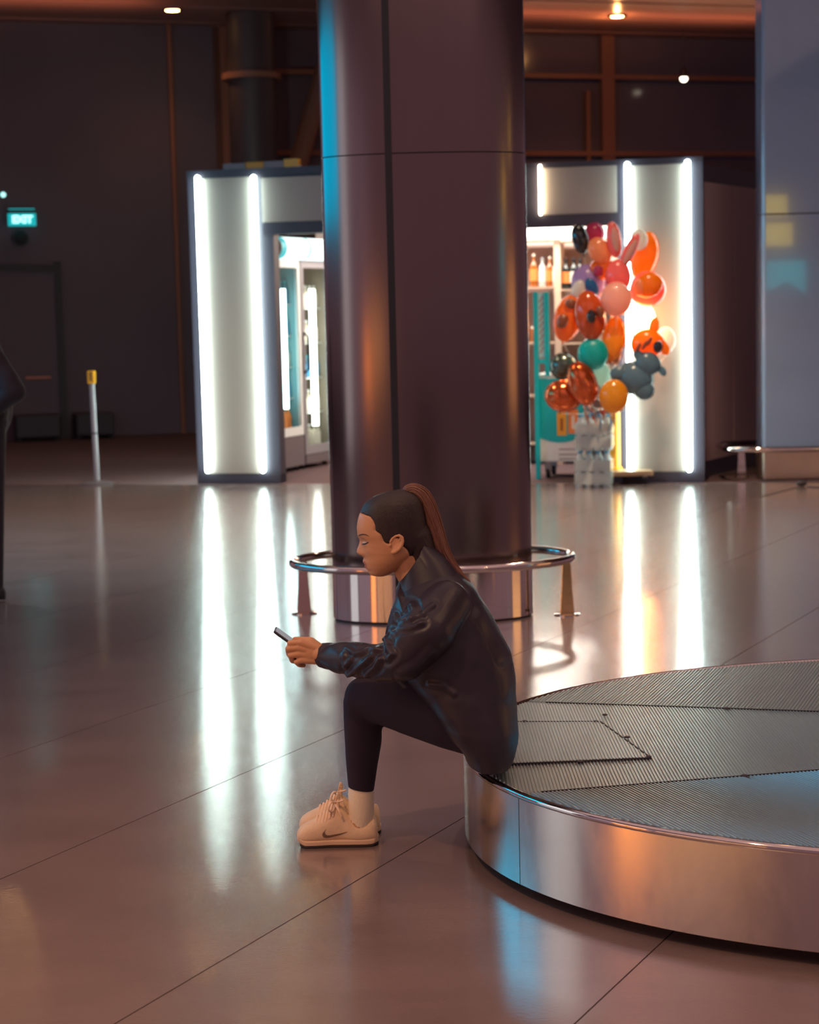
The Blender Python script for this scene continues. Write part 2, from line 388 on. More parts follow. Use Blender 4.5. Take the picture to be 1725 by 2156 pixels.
# ================================================================== LAMPS
def downlight(x, y, label, watts, col=(1.0, .55, .25), size=120, blend=.8):
    t = thing('ceiling_downlight', (x, y, CEIL), label, 'lamp', 'ceiling downlights')
    m = MB(); m.lathe([(.10, 0), (.115, -.012), (.13, -.006), (.13, .004)], 24, (x, y, CEIL - .004)); m.build('trim_ring', 'steel', t, True)
    m = MB(); m.lathe([(.001, -.012), (.088, -.012), (.088, -.004)], 24, (x, y, CEIL - .004)); m.build('lens', 'lamp', t)
    l = bpy.data.lights.new('downlight_bulb', 'SPOT'); l.energy = watts; l.color = col; l.spot_size = math.radians(size); l.spot_blend = blend; l.shadow_soft_size = .06
    o = bpy.data.objects.new('bulb', l); COL.objects.link(o); o.location = (x, y, CEIL - .05); o.parent = t; o.matrix_parent_inverse = WM(t).inverted()
    return t
def refl_xy(px, py, z=CEIL):
    """where a lamp in the ceiling stands whose mirror image in the floor shows at the pixel"""
    p = on_z(px, py, -z); return p.x, p.y
seen = [on_z(363, 20, CEIL), on_z(1300, 33, CEIL)]
downlight(seen[0].x, seen[0].y, 'small amber ceiling downlight at the upper left of the steel column', SPOT_W*.25)
downlight(seen[1].x, seen[1].y, 'bright amber ceiling lamp glowing along the panels, right of the steel column', SPOT_W*.5)
for (px, py), wd in zip(((565, 2015), (22, 2130), (660, 2100)), ('below the sneakers', 'at the lower left corner', 'at the bottom edge')):
    x, y = refl_xy(px, py); downlight(x, y, f'amber ceiling downlight mirrored as a warm dot in the floor {wd}', SPOT_W*.5)
for x, y, wd in ((3.2, 4.5, 'over the ribbed platform'), (0.2, -1.0, 'behind the camera')):
    downlight(x, y, f'amber ceiling downlight {wd}, above the frame', SPOT_W)
for x, y, w_, wd in ((-1.9, 14.9, 1300, 'left'), (2.0, 14.0, 1300, 'right')):  # unseen pair added to warm the lower kiosk panels
    downlight(x, y, f'warm ceiling downlight added before the {wd} half of the kiosk, above the frame', w_, (1.0, .74, .50), 92, 1.0)
downlight(-3.3, 12.8, 'cool ceiling downlight added over the empty floor at the left, above the frame', 1100, (.42, .78, 1.0), 66, 1.0)  # unseen lamp added for the bluish floor
downlight(2.3, 11.0, 'pale ceiling downlight added over the floor right of the column, above the frame', 420, (1.0, .82, .68), 80, 1.0)  # unseen lamp added to brighten this stretch of floor
downlight(.9, 7.7, 'pale ceiling downlight added behind the seated woman, above the frame', 330, (1.0, .80, .68), 60, 1.0)  # unseen lamp added to lift the floor and rim her hair
downlight(-2.3, 2.4, 'warm ceiling downlight added to shine on the seated woman from the front', 600, (1.0, .58, .30), 110, .9)
# broad dim fill light added overhead for the near half of the hall
al = bpy.data.lights.new('overhead_fill_light', 'AREA'); al.shape = 'RECTANGLE'; al.size = 12; al.size_y = 12; al.energy = 300; al.color = (1, .66, .64)
ao = bpy.data.objects.new('overhead_fill_light', al); COL.objects.link(ao); ao.location = (.6, 4.0, CEIL - .04)
# warm glow where the right lamp washes the ceiling panel beside it
pl = bpy.data.lights.new('lamp_glow', 'POINT'); pl.energy = 10; pl.color = (1, .45, .14); pl.shadow_soft_size = .03
po = bpy.data.objects.new('lamp_glow', pl); COL.objects.link(po); po.location = seen[1] + Vector((0, 0, -.10))
for q_, e_ in ((seen[1], 26), (seen[1] - fu*9, 16)):    # unseen strips added to lay the lamp's streak on the panels
    wl = bpy.data.lights.new('added_panel_wash', 'AREA'); wl.shape = 'RECTANGLE'; wl.size = 5; wl.size_y = .08; wl.energy = e_; wl.color = (1, .42, .22)
    wo = bpy.data.objects.new('added_panel_wash', wl); COL.objects.link(wo); wo.location = q_ + Vector((0, 0, -.45)); wo.rotation_euler = (math.pi, 0, math.atan2(fu.y, fu.x))
# small white lamp added before the window for a bright spot in its glass
p = fac(1397, 178) + fn*.7; t = thing('added_spot_lamp', p, 'small white spot lamp added before the dark window, right of the column', 'lamp')
m = MB(); m.lathe([(.02, .16), (.05, .13), (.055, .03), (.06, .02)], 16, p); m.build('housing', 'black', t, True)
m = MB(); m.ball(p, (.055, .055, .05), 16, 10); m.build('bulb', 'lamp_white', t, True)
m = MB(); m.tube([p + Vector((0, 0, .15)), Vector((p.x, p.y, CEIL - .001))], .008, 8); m.build('rod', 'black', t)

# ================================================================== PLACES BEHIND AND BESIDE THE CAMERA (mirrored in the metal)
def lit_sign(name, o, ax, h, th, m_lit, label, cat, foot=True):
    t = thing(name, o, label, cat)
    ax = Vector(ax); n = Vector((-ax.y, ax.x, 0)).normalized()*th; up = Vector((0, 0, h))
    m = MB(); m.obox(Vector(o) + n*.02, ax, n*.98, up); m.build('housing', 'black', t)
    m = MB(); m.obox(Vector(o) + ax*.02 + up*.03 - n*.08, ax*.96, n*.1, up*.94); m.build('face', m_lit, t)
    if foot:
        for s_ in (.1, .5, .9):
            m = MB(); b_ = Vector(o) + ax*s_ + n*.5
            m.tube([Vector((b_.x, b_.y, 0)), Vector((b_.x, b_.y, o[2] + .01))], .05, 10); m.build('leg', 'steel', t)
    return t
lit_sign('video_wall', (-6.4, 14.6, 2.35), (0, -7.4, 0), 1.75, -.15, 'cyan', 'cyan lit video wall at the left of the hall', 'screen')
lit_sign('shopfront_sign', (-4.7, 3.8, .85), (0, -1.1, 0), .58, -.15, 'orange', 'orange backlit sign at the left of the hall', 'sign')
lit_sign('lit_counter', (-4.7, 2.5, .9), (.6, -3.6, 0), .8, -.15, 'gold_lit', 'long golden backlit counter front at the left behind the camera', 'counter')
lit_sign('counter_window', (7.2, 6.0, .7), (0, 2.4, 0), 1.4, -.15, 'gold_lit', 'golden backlit counter window at the right of the hall', 'sign')
lit_sign('poster_case', (-6.4, 7.0, .3), (0, -1.9, 0), 3.9, -.15, 'pale', 'tall pale backlit poster case between screen and shop', 'sign')
lit_sign('added_softbox', (-6.6, 4.9, .3), (0, -6.5, 0), 3.9, -.15, 'dim_lit', 'long dim lilac added partition at the left of the hall', 'softbox')  # added glowing panel, lifts the column's left cladding

# ================================================================== STEEL COLUMN
cc = on_z(913, 1298, 0); SC = FPX/(cc.y)
CA, CB = .542, .25
colm = thing('steel_column', cc, 'thick oval steel-clad column with dark seam behind the seated woman', 'column')
z_seam = on_y(890, 322, cc.y - CB*.9).z
def ring_at(z, a, b, n=96): return ell((cc.x, cc.y), a, b, n, z, 2.15)
for (z0, z1) in ((.30, z_seam - .003), (z_seam + .003, CEIL - .002)):
    m = MB(); m.loft([ring_at(z0, CA, CB), ring_at(z1, CA, CB)]); m.build('cladding', 'steel', colm, True)
m = MB(); m.loft([ring_at(.0, CA - .008, CB - .008), ring_at(CEIL - .003, CA - .008, CB - .008)]); m.build('core', 'groove', colm, True)
m = MB(); m.loft([ring_at(.012, CA + .002, CB + .002), ring_at(.298, CA + .002, CB + .002)]); m.build('kick_plate', 'polished', colm, True)
# vertical recessed seam, and the thin joint on the far right
def seam(px, w, name):
    u = (on_y(px, 700, cc.y - CB*.8).x - cc.x)/CA
    th = -math.acos(max(-1, min(1, u)))
    x = cc.x + CA*math.copysign(abs(math.cos(th))**(2/2.15), math.cos(th)); y = cc.y + CB*math.copysign(abs(math.sin(th))**(2/2.15), math.sin(th))
    nx, ny = math.cos(th)/CA, math.sin(th)/CB; L = math.hypot(nx, ny); nx, ny = nx/L, ny/L
    R = Matrix.Rotation(math.atan2(ny, nx), 3, 'Z')
    m = MB(); m.box((x - nx*.002, y - ny*.002, CEIL/2), (.010, w, CEIL - .006), R); m.build(name, 'groove', colm)
seam(833, .036, 'seam')
# oval bumper rail on tapered posts
rail = thing('bumper_rail', cc, 'low oval polished steel bumper rail around the big steel column', 'rail')
RA, RB, RZ = CA + .213, CB + .185, .315
m = MB(); m.tube(ell((cc.x, cc.y), RA, RB, 120, RZ, 2.1), .0225, 16, closed=True, up=(0, 0, 1)); m.build('rail_tube', 'rail', rail, True)
def rail_post(px, py, mname, par, ztop, wt=.045, wb=.078):
    p = on_z(px, py, 0)
    m = MB()
    m.loft([[Vector((p.x + sx*w/2, p.y + sy*th/2, z)) for sx, sy in ((-1, -1), (1, -1), (1, 1), (-1, 1))] for z, w, th in ((.008, wb, .05), (ztop*.5, (wb + wt)*.47, .046), (ztop, wt, .04))])
    o = bevel(m.build('post', mname, par), .004)
    m = MB(); m.lathe([(.072, 0), (.072, .006), (.06, .010)], 24, (p.x, p.y, 0)); m.build('foot_flange', 'rail', par, True)
    return p
pA = rail_post(641, 1291, mat('dull_rose_steel', (.55, .38, .33, 1), .25, .9, bump=.1, bump_scale=20), rail, RZ - .012)
pB = rail_post(1194, 1294, 'gold', rail, RZ - .012)

# ================================================================== RIBBED ROUND PLATFORM
PC, PA, PB_, PH = Vector((1.84, 5.57, 0)), 1.69, 1.30, .305
plat = thing('carousel_platform', PC, 'low oval aluminium platform with ribbed top plates the woman sits on', 'platform')
def pell(da, n, z): return ell((PC.x, PC.y), PA + da, PB_ + da, n, z, 2.08)
m = MB(); m.loft([pell(-.13, 160, 0), pell(-.13, 160, .06)]); m.build('plinth', 'black', plat, True)
m = MB(); m.loft([pell(-.03, 160, .045), pell(-.012, 160, PH - .012)]); m.build('body', 'black', plat, True)
# skirt sheets, each its own curved plate
NSK = 6
t_off = math.pi + .415
for k in range(NSK):
    t0, t1 = t_off + 2*math.pi*k/NSK + .0012, t_off + 2*math.pi*(k + 1)/NSK - .0012
    o1, o2 = ell((PC.x, PC.y), PA, PB_, 26, .04, 2.08, t0, t1, True), ell((PC.x, PC.y), PA - .008, PB_ - .008, 26, .04, 2.08, t0, t1, True)
    prof = [(0, .04), (0, PH - .016), (-.006, PH - .008)]
    rings = []
    for i in range(26):
        p, q = o1[i], o2[i]; d = (p - q)
        rings.append([Vector((p.x, p.y, .040)), Vector((p.x, p.y, PH - .014)), Vector((q.x, q.y, PH - .014)), Vector((q.x, q.y, .040))])
    m = MB(); m.loft(rings); m.build('skirt_panel', 'alu', plat, False)
    me = COL.objects[-1].data
for o in plat.children:
    if o.name.startswith('skirt_panel'):
        o.data.polygons.foreach_set('use_smooth', [True]*len(o.data.polygons)); o.data.set_sharp_from_angle(angle=.6)
m = MB(); m.tube(pell(-.010, 180, PH - .010), .012, 12, closed=True, up=(0, 0, 1)); m.build('rim_trim', 'polished', plat, True)
# top plates: sectors, each with parallel ribs
eltop = [(p.x, p.y) for p in pell(-.022, 160, 0)]
A0, A1 = on_z(1160, 1478, PH), on_z(1725, 1497, PH)
B0, B1 = on_z(1155, 1665, PH), on_z(1725, 1620, PH)
def half(poly, p, q, side):
    d = (q - p); n = Vector((-d.y, d.x, 0)).normalized()*side
    return clip(poly, (-n.x, -n.y), -(n.x*p.x + n.y*p.y) - .002)
def ribs(mb, poly, d, pitch, z, h):
    d = Vector((d[0], d[1], 0)).normalized(); n = Vector((-d.y, d.x, 0))
    s = [n.x*p[0] + n.y*p[1] for p in poly]; lo, hi = min(s), max(s)
    c = lo + pitch
    while c < hi - pitch*.5:
        tt = []
        for i in range(len(poly)):
            a, b = s[i] - c, s[(i + 1) % len(poly)] - c
            if (a < 0) != (b < 0):
                k = a/(a - b); pa, pb = poly[i], poly[(i + 1) % len(poly)]
                tt.append(d.x*lerp(pa[0], pb[0], k) + d.y*lerp(pa[1], pb[1], k))
        if len(tt) == 2 and abs(tt[0] - tt[1]) > .02:
            t0, t1 = min(tt) + .004, max(tt) - .004
            P0, P1 = d*t0 + n*c, d*t1 + n*c; w = pitch*.27
            vs = [P0 - n*w, P0 + n*w, P1 - n*w, P1 + n*w]; vs = [(v.x, v.y, z) for v in vs]
            vs += [((P0 - n*w*.5).x, (P0 - n*w*.5).y, z + h), ((P0 + n*w*.5).x, (P0 + n*w*.5).y, z + h), ((P1 - n*w*.5).x, (P1 - n*w*.5).y, z + h), ((P1 + n*w*.5).x, (P1 + n*w*.5).y, z + h)]
            mb.add(vs, [(4, 6, 7, 5), (0, 2, 6, 4), (1, 5, 7, 3), (0, 4, 5, 1), (2, 3, 7, 6)])
        c += pitch
def top_plate(poly, d, pitch, z0, z1, h, base='rib_dark', ribm='rib'):
    m = MB(); m.prism(poly, z0, z1); o = m.build('top_plate', base, plat)
    m = MB(); ribs(m, poly, d, pitch, z1, h); tag(m.build('ribs', ribm, o), kind='stuff')
    return o
Y0 = PC.y
far = half(half(eltop, A0, A1, 1), Vector((0, Y0, 0)), Vector((1, Y0, 0)), 1)
near = half(half(eltop, B0, B1, -1), Vector((0, Y0, 0)), Vector((1, Y0, 0)), -1)
mid = half(half(eltop, A0, A1, -1), B0, B1, 1)
far = far; near = near
da, db = A1 - A0, B1 - B0
top_plate(far, (.13, .345), .0115, PH - .012, PH - .004, .0045)
top_plate(near, (.13, -.345), .0115, PH - .012, PH - .004, .0045)
top_plate(mid, (0, 1), .010, PH - .012, PH - .004, .0035, 'rib', 'rib')
tz = [on_z(*p, PH) for p in ((1070, 1519), (1262, 1520), (1368, 1596), (1060, 1611))]
tz[0].x -= .12; tz[3].x -= .13
tp = [(p.x, p.y) for p in reversed(tz)]
for i in range(0, 160, 2):      # trimmed to the rim
    a_, b_ = eltop[i], eltop[(i + 2) % 160]; n_ = (b_[1] - a_[1], a_[0] - b_[0])
    tp = clip(tp, n_, n_[0]*a_[0] + n_[1]*a_[1])
o = top_plate(tp, (0, 1), .010, PH - .004, PH + .001, .003, 'rib', 'rib')
m = MB()
for i in range(len(tp)):
    a, b = Vector((tp[i][0], tp[i][1], PH - .0035)), Vector((tp[(i + 1) % len(tp)][0], tp[(i + 1) % len(tp)][1], PH - .0035))
    if (b - a).length < .12: continue
    d = (b - a).normalized(); nn = Vector((d.y, -d.x, 0))
    m.obox(a, b - a, nn*.006, Vector((0, 0, .006)))
m.build('plate_edge', 'groove', plat)
for px, py in ((1274, 1506), (1255, 1520), (1321, 1553), (1366, 1594), (1105, 1520), (1222, 1604), (1530, 1492), (1568, 1634)):
    p = on_z(px, py, PH); m = MB(); m.lathe([(.009, 0), (.009, .003), (.005, .0045)], 12, (p.x, p.y, PH + .0005)); m.build('screw', 'black', plat)
for a, b in ((A0, A1), (B0, B1)):
    m = MB(); d = (b - a).normalized(); a2 = a - d*.02; nn = Vector((-d.y, d.x, 0))*.003
    m.obox(Vector((a2.x, a2.y, PH - .006)), d*2.3, nn, Vector((0, 0, .006))); m.build('plate_joint', 'groove', plat)

# ================================================================== KIOSK
def K(px, py, back=0.0): return on_plane(px, py, KA + kt*back, kt)
def KS(px, py=700, back=0.0): return (K(px, py, back) - KA).dot(ku)
def KP(s, t, z): return KA + ku*s + kt*t + Vector((0, 0, z))
kiosk = thing('kiosk', KP(2.4, 0, 0), 'white kiosk with tall light tubes and dark frame behind the column', 'kiosk')
def kbox(name, s0, s1, t0, t1, z0, z1, mname, par=kiosk, bev=0):
    m = MB(); m.obox(KP(s0, t0, z0), ku*(s1 - s0), kt*(t1 - t0), Vector((0, 0, z1 - z0))); o = m.build(name, mname, par)
    if bev: bevel(o, bev)
    return o
def tube_light(px0, py0, px1, py1, mname='tube', r=.026, name='light_tube'):
    a, b = K(px0, py0, -.03), K(px1, py1, -.03); s = (a - KA).dot(ku)
    a = KP(s, -.03, a.z); b = KP((b - KA).dot(ku)*.5 + s*.5, -.03, b.z); a = KP((b - KA).dot(ku), -.03, a.z)
    m = MB(); m.capsule(b, a, r, r, 14, 3); m.build(name, mname, kiosk, True)
ztl = K(450, 358).z; ztr = K(1400, 337).z
# left pilaster
s0, s1 = KS(405), KS(581)
kbox('pilaster', s0, s1, .015, .20, 0, ztl, 'frame')
kbox('plinth', s0, s1, .0, .21, 0, K(500, 999).z, 'frame')
kbox('cap_beam', s0, KS(700), -.005, .16, K(500, 372).z, ztl, 'frame')
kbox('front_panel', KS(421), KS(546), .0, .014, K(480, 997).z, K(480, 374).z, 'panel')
tube_light(417, 375, 437, 990); tube_light(535, 374, 553, 990)
# left header
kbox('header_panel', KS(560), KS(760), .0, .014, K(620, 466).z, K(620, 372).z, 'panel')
kbox('header_back', KS(560), KS(760), .015, .12, K(620, 490).z, K(620, 365).z, 'frame')
kbox('header_beam', KS(560), KS(760), -.004, .13, K(620, 492).z, K(620, 467).z, 'frame')
# right pilaster
s2, s3 = KS(1302), KS(1482)
kbox('pilaster', s2, s3, .015, .20, 0, ztr, 'frame')
kbox('plinth', s2, s3, .0, .21, 0, K(1420, 995).z, 'frame')
kbox('cap_beam', KS(1100), s3, -.005, .16, K(1350, 346).z, ztr + .02, 'frame')
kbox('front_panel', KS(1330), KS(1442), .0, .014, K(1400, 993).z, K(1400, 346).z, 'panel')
tube_light(1322, 347, 1327, 988); tube_light(1449, 342, 1451, 988)
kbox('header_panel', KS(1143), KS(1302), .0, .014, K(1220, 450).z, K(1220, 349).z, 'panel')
kbox('header_back', KS(1060), KS(1310), .015, .12, K(1220, 476).z, K(1220, 345).z, 'frame')
kbox('header_beam', KS(1060), KS(1310), -.004, .13, K(1220, 476).z, K(1220, 451).z, 'frame')
tube_light(1138, 350, 1138, 450, 'tube_warm', .014)
# unseen tubes added on the left side wall to light the floor
m = MB(); m.obox(KP(s0, .20, 0), ku*.05, kt*.50, Vector((0, 0, ztl))); m.build('side_wall', 'frame', kiosk)
for t_ in (.32, .62):
    m = MB(); m.capsule(KP(s0 - .03, t_, .12), KP(s0 - .03, t_, ztl - .1), .026, .026, 12, 3); m.build('light_tube', 'tube', kiosk, True)
# right side wall, receding
sw0 = KP(s3 - .10, .21, 0); sw1 = on_z(1600, 976, 0); swd = (sw1 - sw0)
sc_ = [0, .56, 1.02]
nsw = Vector((swd.y, -swd.x, 0)).normalized()
m = MB(); m.obox(sw0 - nsw*.06, swd*1.02, nsw*.05, Vector((0, 0, ztr - .02))); m.build('side_wall', 'frame', kiosk)
for i in range(2):
    m = MB(); m.obox(sw0 + swd*(sc_[i] + .012) - nsw*.009 + Vector((0, 0, .16)), swd*(sc_[i + 1] - sc_[i] - .024), nsw*.02, Vector((0, 0, ztr - .34))); m.build('side_panel', 'side', kiosk)
# back wall and roof strip of the kiosk interior
kbox('back_wall', .6, 4.75, 2.45, 2.52, 0, 2.75, mat('kiosk_back_wall', (.42, .30, .26, 1), .6), kiosk)
kbox('roof', .9, 4.65, 1.2, 2.5, 2.76, 2.80, 'frame', kiosk)
kl = bpy.data.lights.new('kiosk_ceiling_light', 'AREA'); kl.shape = 'RECTANGLE'; kl.size = 3.0; kl.size_y = .7; kl.energy = 170; kl.color = (1, .90, .78)
ko = bpy.data.objects.new('kiosk_ceiling_light', kl); COL.objects.link(ko); ko.location = KP(2.8, 1.8, 2.72); ko.rotation_euler = (0, 0, math.atan2(ku.y, ku.x))
# signboard on the kiosk roof, grey and yellow squares
sb = thing('roof_signboard', K(555, 350, .4), 'low grey and yellow signboard lying on the roof of the left kiosk', 'sign')
for x0, x1, y0, mm in ((470, 518, 345, 'grey_print'), (518, 556, 342, 'yellow_paint'), (556, 598, 340, 'grey_print'), (598, 630, 335, 'yellow')):
    a, b = K(x0, 356, .3), K(x1, 356, .3); a.z -= .1
    m = MB(); m.obox(Vector((a.x, a.y, ztl - .07)), Vector((b.x - a.x - .006, b.y - a.y, 0)), kt*.08, Vector((0, 0, K(x0, y0, .3).z - ztl + .07))); m.build('block', mm, sb)
a, b = K(628, 352, .3), K(648, 356, .3)
m = MB(); m.slab([Vector((a.x, a.y, ztl - .07)), Vector((b.x, b.y, ztl - .07)), Vector((a.x, a.y, a.z + .03))], kt*.08); m.build('pointed_end', 'label_white', sb)

# ------------------------------------------------------------------ coolers in the left opening
cv = Vector((.40, .917, 0)).normalized(); cn = Vector((cv.y, -cv.x, 0))     # along the doors / facing out
C0 = on_z(573, 1003, 0) + kt*.16
def cooler(o, w, h, dep, label, lit, rows, first, frame_m):
    lining = MT['lining_teal'] if first else MT['lining_warm']
    t = thing('drinks_cooler', o, label, 'fridge', 'glass-door drinks coolers')
    def cb(name, a0, a1, d0, d1, z0, z1, mname, par=t):
        m = MB(); m.obox(o + cv*a0 + cn*d0 + Vector((0, 0, z0)), cv*(a1 - a0), cn*(d1 - d0), Vector((0, 0, z1 - z0))); return m.build(name, mname, par)
    cb('back_panel', 0, w, -dep, -dep + .03, .06, h, lining); cb('side_panel', 0, .025, -dep + .03, -.04, .06, h, lining); cb('side_panel', w - .025, w, -dep + .03, -.04, .06, h, lining)
    cb('top_panel', .025, w - .025, -dep + .03, -.04, h - .06, h, 'white')
    zb = .36 if first else .14
    cb('base', 0, w, -dep + .02, 0.0, .05, zb, 'grey')
    for a_ in (.06, w - .06):
        m = MB(); p = o + cv*a_ - cn*.08; m.tube([Vector((p.x, p.y, 0)), Vector((p.x, p.y, .05))], .03, 10); m.build('foot', 'rubber', t)
    d = cb('door_frame', 0, .055, -.035, 0, zb + .01, h, frame_m)
    cb('door_frame', w - .055, w, -.035, 0, zb + .01, h, frame_m)
    cb('door_frame', .055, w - .055, -.035, 0, h - .08, h, frame_m); cb('door_frame', .055, w - .055, -.035, 0, zb + .01, zb + .10, frame_m)
    cb('door_glass', .056, w - .056, -.022, -.014, zb + .10, h - .08, 'glass')
    m = MB(); p = o + cv*.03; m.tube([p + Vector((0, 0, 1.02)) , p + cn*.05 + Vector((0, 0, 1.06)), p + cn*.05 + Vector((0, 0, 1.40)), p + Vector((0, 0, 1.44))], .014, 10); m.build('door_handle', 'black', t, True)
    m = MB(); m.tube([o + cv*(w*.52) - cn*.05 + Vector((0, 0, zb + .30)), o + cv*(w*.52) - cn*.05 + Vector((0, 0, h - .30))], .034, 14); m.build('light_strip', lit, t, True)
    zz = []
    for k in range(rows):
        z = zb + .06 + (h - zb - .20)*k/rows; zz.append(z)
        cb('shelf', .026, w - .026, -dep + .032, -.10, z, z + .012, 'white')
    return t, zz
MT['lining_teal'] = mat('cooler_teal_lining', (.16, .34, .37, 1), .5); MT['lining_warm'] = mat('cooler_warm_lining', (.30, .26, .20, 1), .5)
h1 = 2.20
cool1, z1s = cooler(C0, .66, h1, .58, 'drinks cooler with white door frame and grey base, next to the left light-tube panel', 'fridge_lit', 5, True, 'white')
C1 = C0 + cv*.69
cool2, z2s = cooler(C1, .66, h1, .58, 'drinks cooler half hidden behind the left edge of the steel column', 'fridge_lit_warm', 5, False, 'post_grey')
# rounded lit canopy over the coolers
can = thing('cooler_canopy', C0 + Vector((0, 0, h1)), 'rounded lit teal and white header box on top of the drinks coolers', 'sign')
hc = .225
def canopy(name, a0, a1, mname):
    rings = []
    for a_ in (a0, a1):
        r_ = []
        for i in range(13):
            th = math.pi*i/12; r_.append(C0 + cv*a_ + cn*(.02 + .10*math.sin(th)) + Vector((0, 0, h1 + .004 + hc*.5 - hc*.5*math.cos(th))))
        r_ += [C0 + cv*a_ - cn*.3 + Vector((0, 0, h1 + .004 + hc)), C0 + cv*a_ - cn*.3 + Vector((0, 0, h1 + .004))]
        rings.append(r_)
    m = MB(); m.loft(rings); return m.build(name, mname, can)
canopy('end_cap', .02, .05, 'black'); canopy('teal_end', .052, .17, 'canopy_teal'); canopy('white_face', .172, .68, 'canopy_white'); canopy('teal_band', .682, .73, 'canopy_teal'); canopy('white_face', .732, 1.36, 'canopy_white')

# bottles: templates
def bottle(name, r, h, body, label_m, cap_m, label, group, neck=.35, lab=(.18, .55)):
    t = thing(name, (0, 0, 0), label, 'bottle', group)
    m = MB(); m.lathe([(r*.9, 0), (r, .01), (r, h*(1 - neck) - .02), (r*.75, h*(1 - neck) + .02), (r*.36, h*(1 - neck*.62)), (r*.34, h*.96)], 14); m.build('body', body, t, True)
    m = MB(); m.lathe([(r + .0015, h*lab[0]), (r + .0015, h*lab[1])], 14); m.build('label', label_m, t, True)
    m = MB(); m.lathe([(r*.40, h*.93), (r*.42, h), (r*.3, h + .004)], 12); m.build('cap', cap_m, t, True)
    return t
kinds = [('label_blue', 'blue-labelled'), ('label_white', 'cream-labelled'), ('label_orange', 'orange-labelled')]
ORD = ['leftmost', 'second from the left', 'third from the left', 'third from the right', 'second from the right', 'rightmost']
ROW = ['bottom', 'second lowest', 'middle', 'second highest', 'top']
MT['drink_blue'] = mat('blue_drink', (.05, .22, .34, 1), .3, coat=.4); MT['drink_pale'] = mat('pale_drink', (.55, .50, .40, 1), .3, coat=.4)
def fill(o, zz, w, tag_txt, pattern):
    tm = {}
    for k, z in enumerate(zz):
        kd = pattern[k % len(pattern)]; lm, word = kinds[kd]
        for c_ in range(6):
            p = o + cv*(.075 + (w - .15)*c_/5) - cn*(.15) + Vector((0, 0, z + .0125)); lab = f'{word} drink, {ORD[c_]}, {ROW[k]} shelf, {tag_txt}'
            if kd not in tm:
                tm[kd] = bottle('drink_bottle', .036, .235, ('drink_blue', 'drink_pale', 'label_orange')[kd], lm, 'teal' if kd == 0 else 'white', lab, f'{word} drinks in {tag_txt}', lab=(.10, .62))
                tm[kd].location = p
            else: dup(tm[kd], p, lab)
fill(C0, z1s, .66, 'white-framed cooler', [2, 0, 1, 0, 0])
fill(C1, z2s, .66, 'cooler by the column', [1, 1, 0, 1, 1])

# ------------------------------------------------------------------ shelf with bottles, right opening
shelf = thing('bottle_shelf', KP(KS(1170), 2.0, 0), 'wooden wall shelf full of bottles in the right kiosk opening', 'shelf')
def SH(px, py, back): return K(px, py, back)
bk = 2.2
def sbox(name, px0, px1, py0, py1, t0, t1, mname, par=shelf):
    a, b = K(px0, py1, bk), K(px1, py0, bk); sa, sb_ = (a - KA).dot(ku), (b - KA).dot(ku)
    return kbox(name, sa, sb_, t0, t1, a.z, b.z, mname, par)
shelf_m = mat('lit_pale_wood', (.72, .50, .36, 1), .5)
for px in (1060, 1180, 1300): sbox('upright', px - 3.2, px + 3.2, 505, 1000, 2.06, 2.40, shelf_m)
zsh = []
for py in (506, 604, 720, 830, 930):
    sbox('shelf_board', 1064, 1176, py, py + 5, 2.06, 2.40, shelf_m); zsh.append(K(1140, py, bk).z)
for py in (506, 607, 720, 830, 930): sbox('shelf_board', 1184, 1296, py, py + 5, 2.06, 2.40, shelf_m)
lb = thing('lit_menu_boxes', K(1160, 490, 1.98), 'row of glowing white light boxes above the bottle shelf', 'sign')
for px0, px1 in ((1064, 1158), (1160, 1222), (1224, 1296)): sbox('light_box', px0, px1, 478, 504, 1.99, 2.05, 'box_lit', lb)
bt = {}
def shelf_bottle(px, py_base, hpx, kind, label, zb=None):
    p = K(px, py_base, 2.14); h = hpx/205.0
    body, lm, cap, r = {'amber': ('amber', 'label_orange', 'label_white', .042), 'dark': ('dark_bottle', 'label_white', 'black', .045), 'orange': ('dark_bottle', 'label_orange', 'black', .045), 'clear': ('bottle_clear', 'label_white', 'post_grey', .04)}[kind]
    t = bottle('spirit_bottle', r, h, body, lm, cap, label, None)
    t.location = KP((p - KA).dot(ku), 2.14, zb + .001)
    return t
zt1 = K(1140, 604, bk).z
for px, hh, kd, lab in ((1125, 70, 'amber', 'brown bottle at the left end of the lit shelf, beside the column edge'), (1143, 62, 'clear', 'clear bottle with cream label on the lit shelf, second from the column'),
                        (1159, 63, 'amber', 'amber bottle with pale neck on the lit shelf, left of the shelf upright'), (1170, 58, 'clear', 'thin clear bottle touching the shelf upright from the left')):
    shelf_bottle(px, 604, hh, kd, lab, zt1)
zt2 = K(1240, 607, bk).z
for px, hh, kd, lab in ((1192, 65, 'orange', 'black-necked bottle with orange label, just right of the shelf upright'), (1209, 66, 'dark', 'black-necked bottle with large white label, second right of the shelf upright'),
                        (1222, 64, 'dark', 'dark bottle half hidden by the black balloon')):
    shelf_bottle(px, 607, hh, kd, lab, zt2)
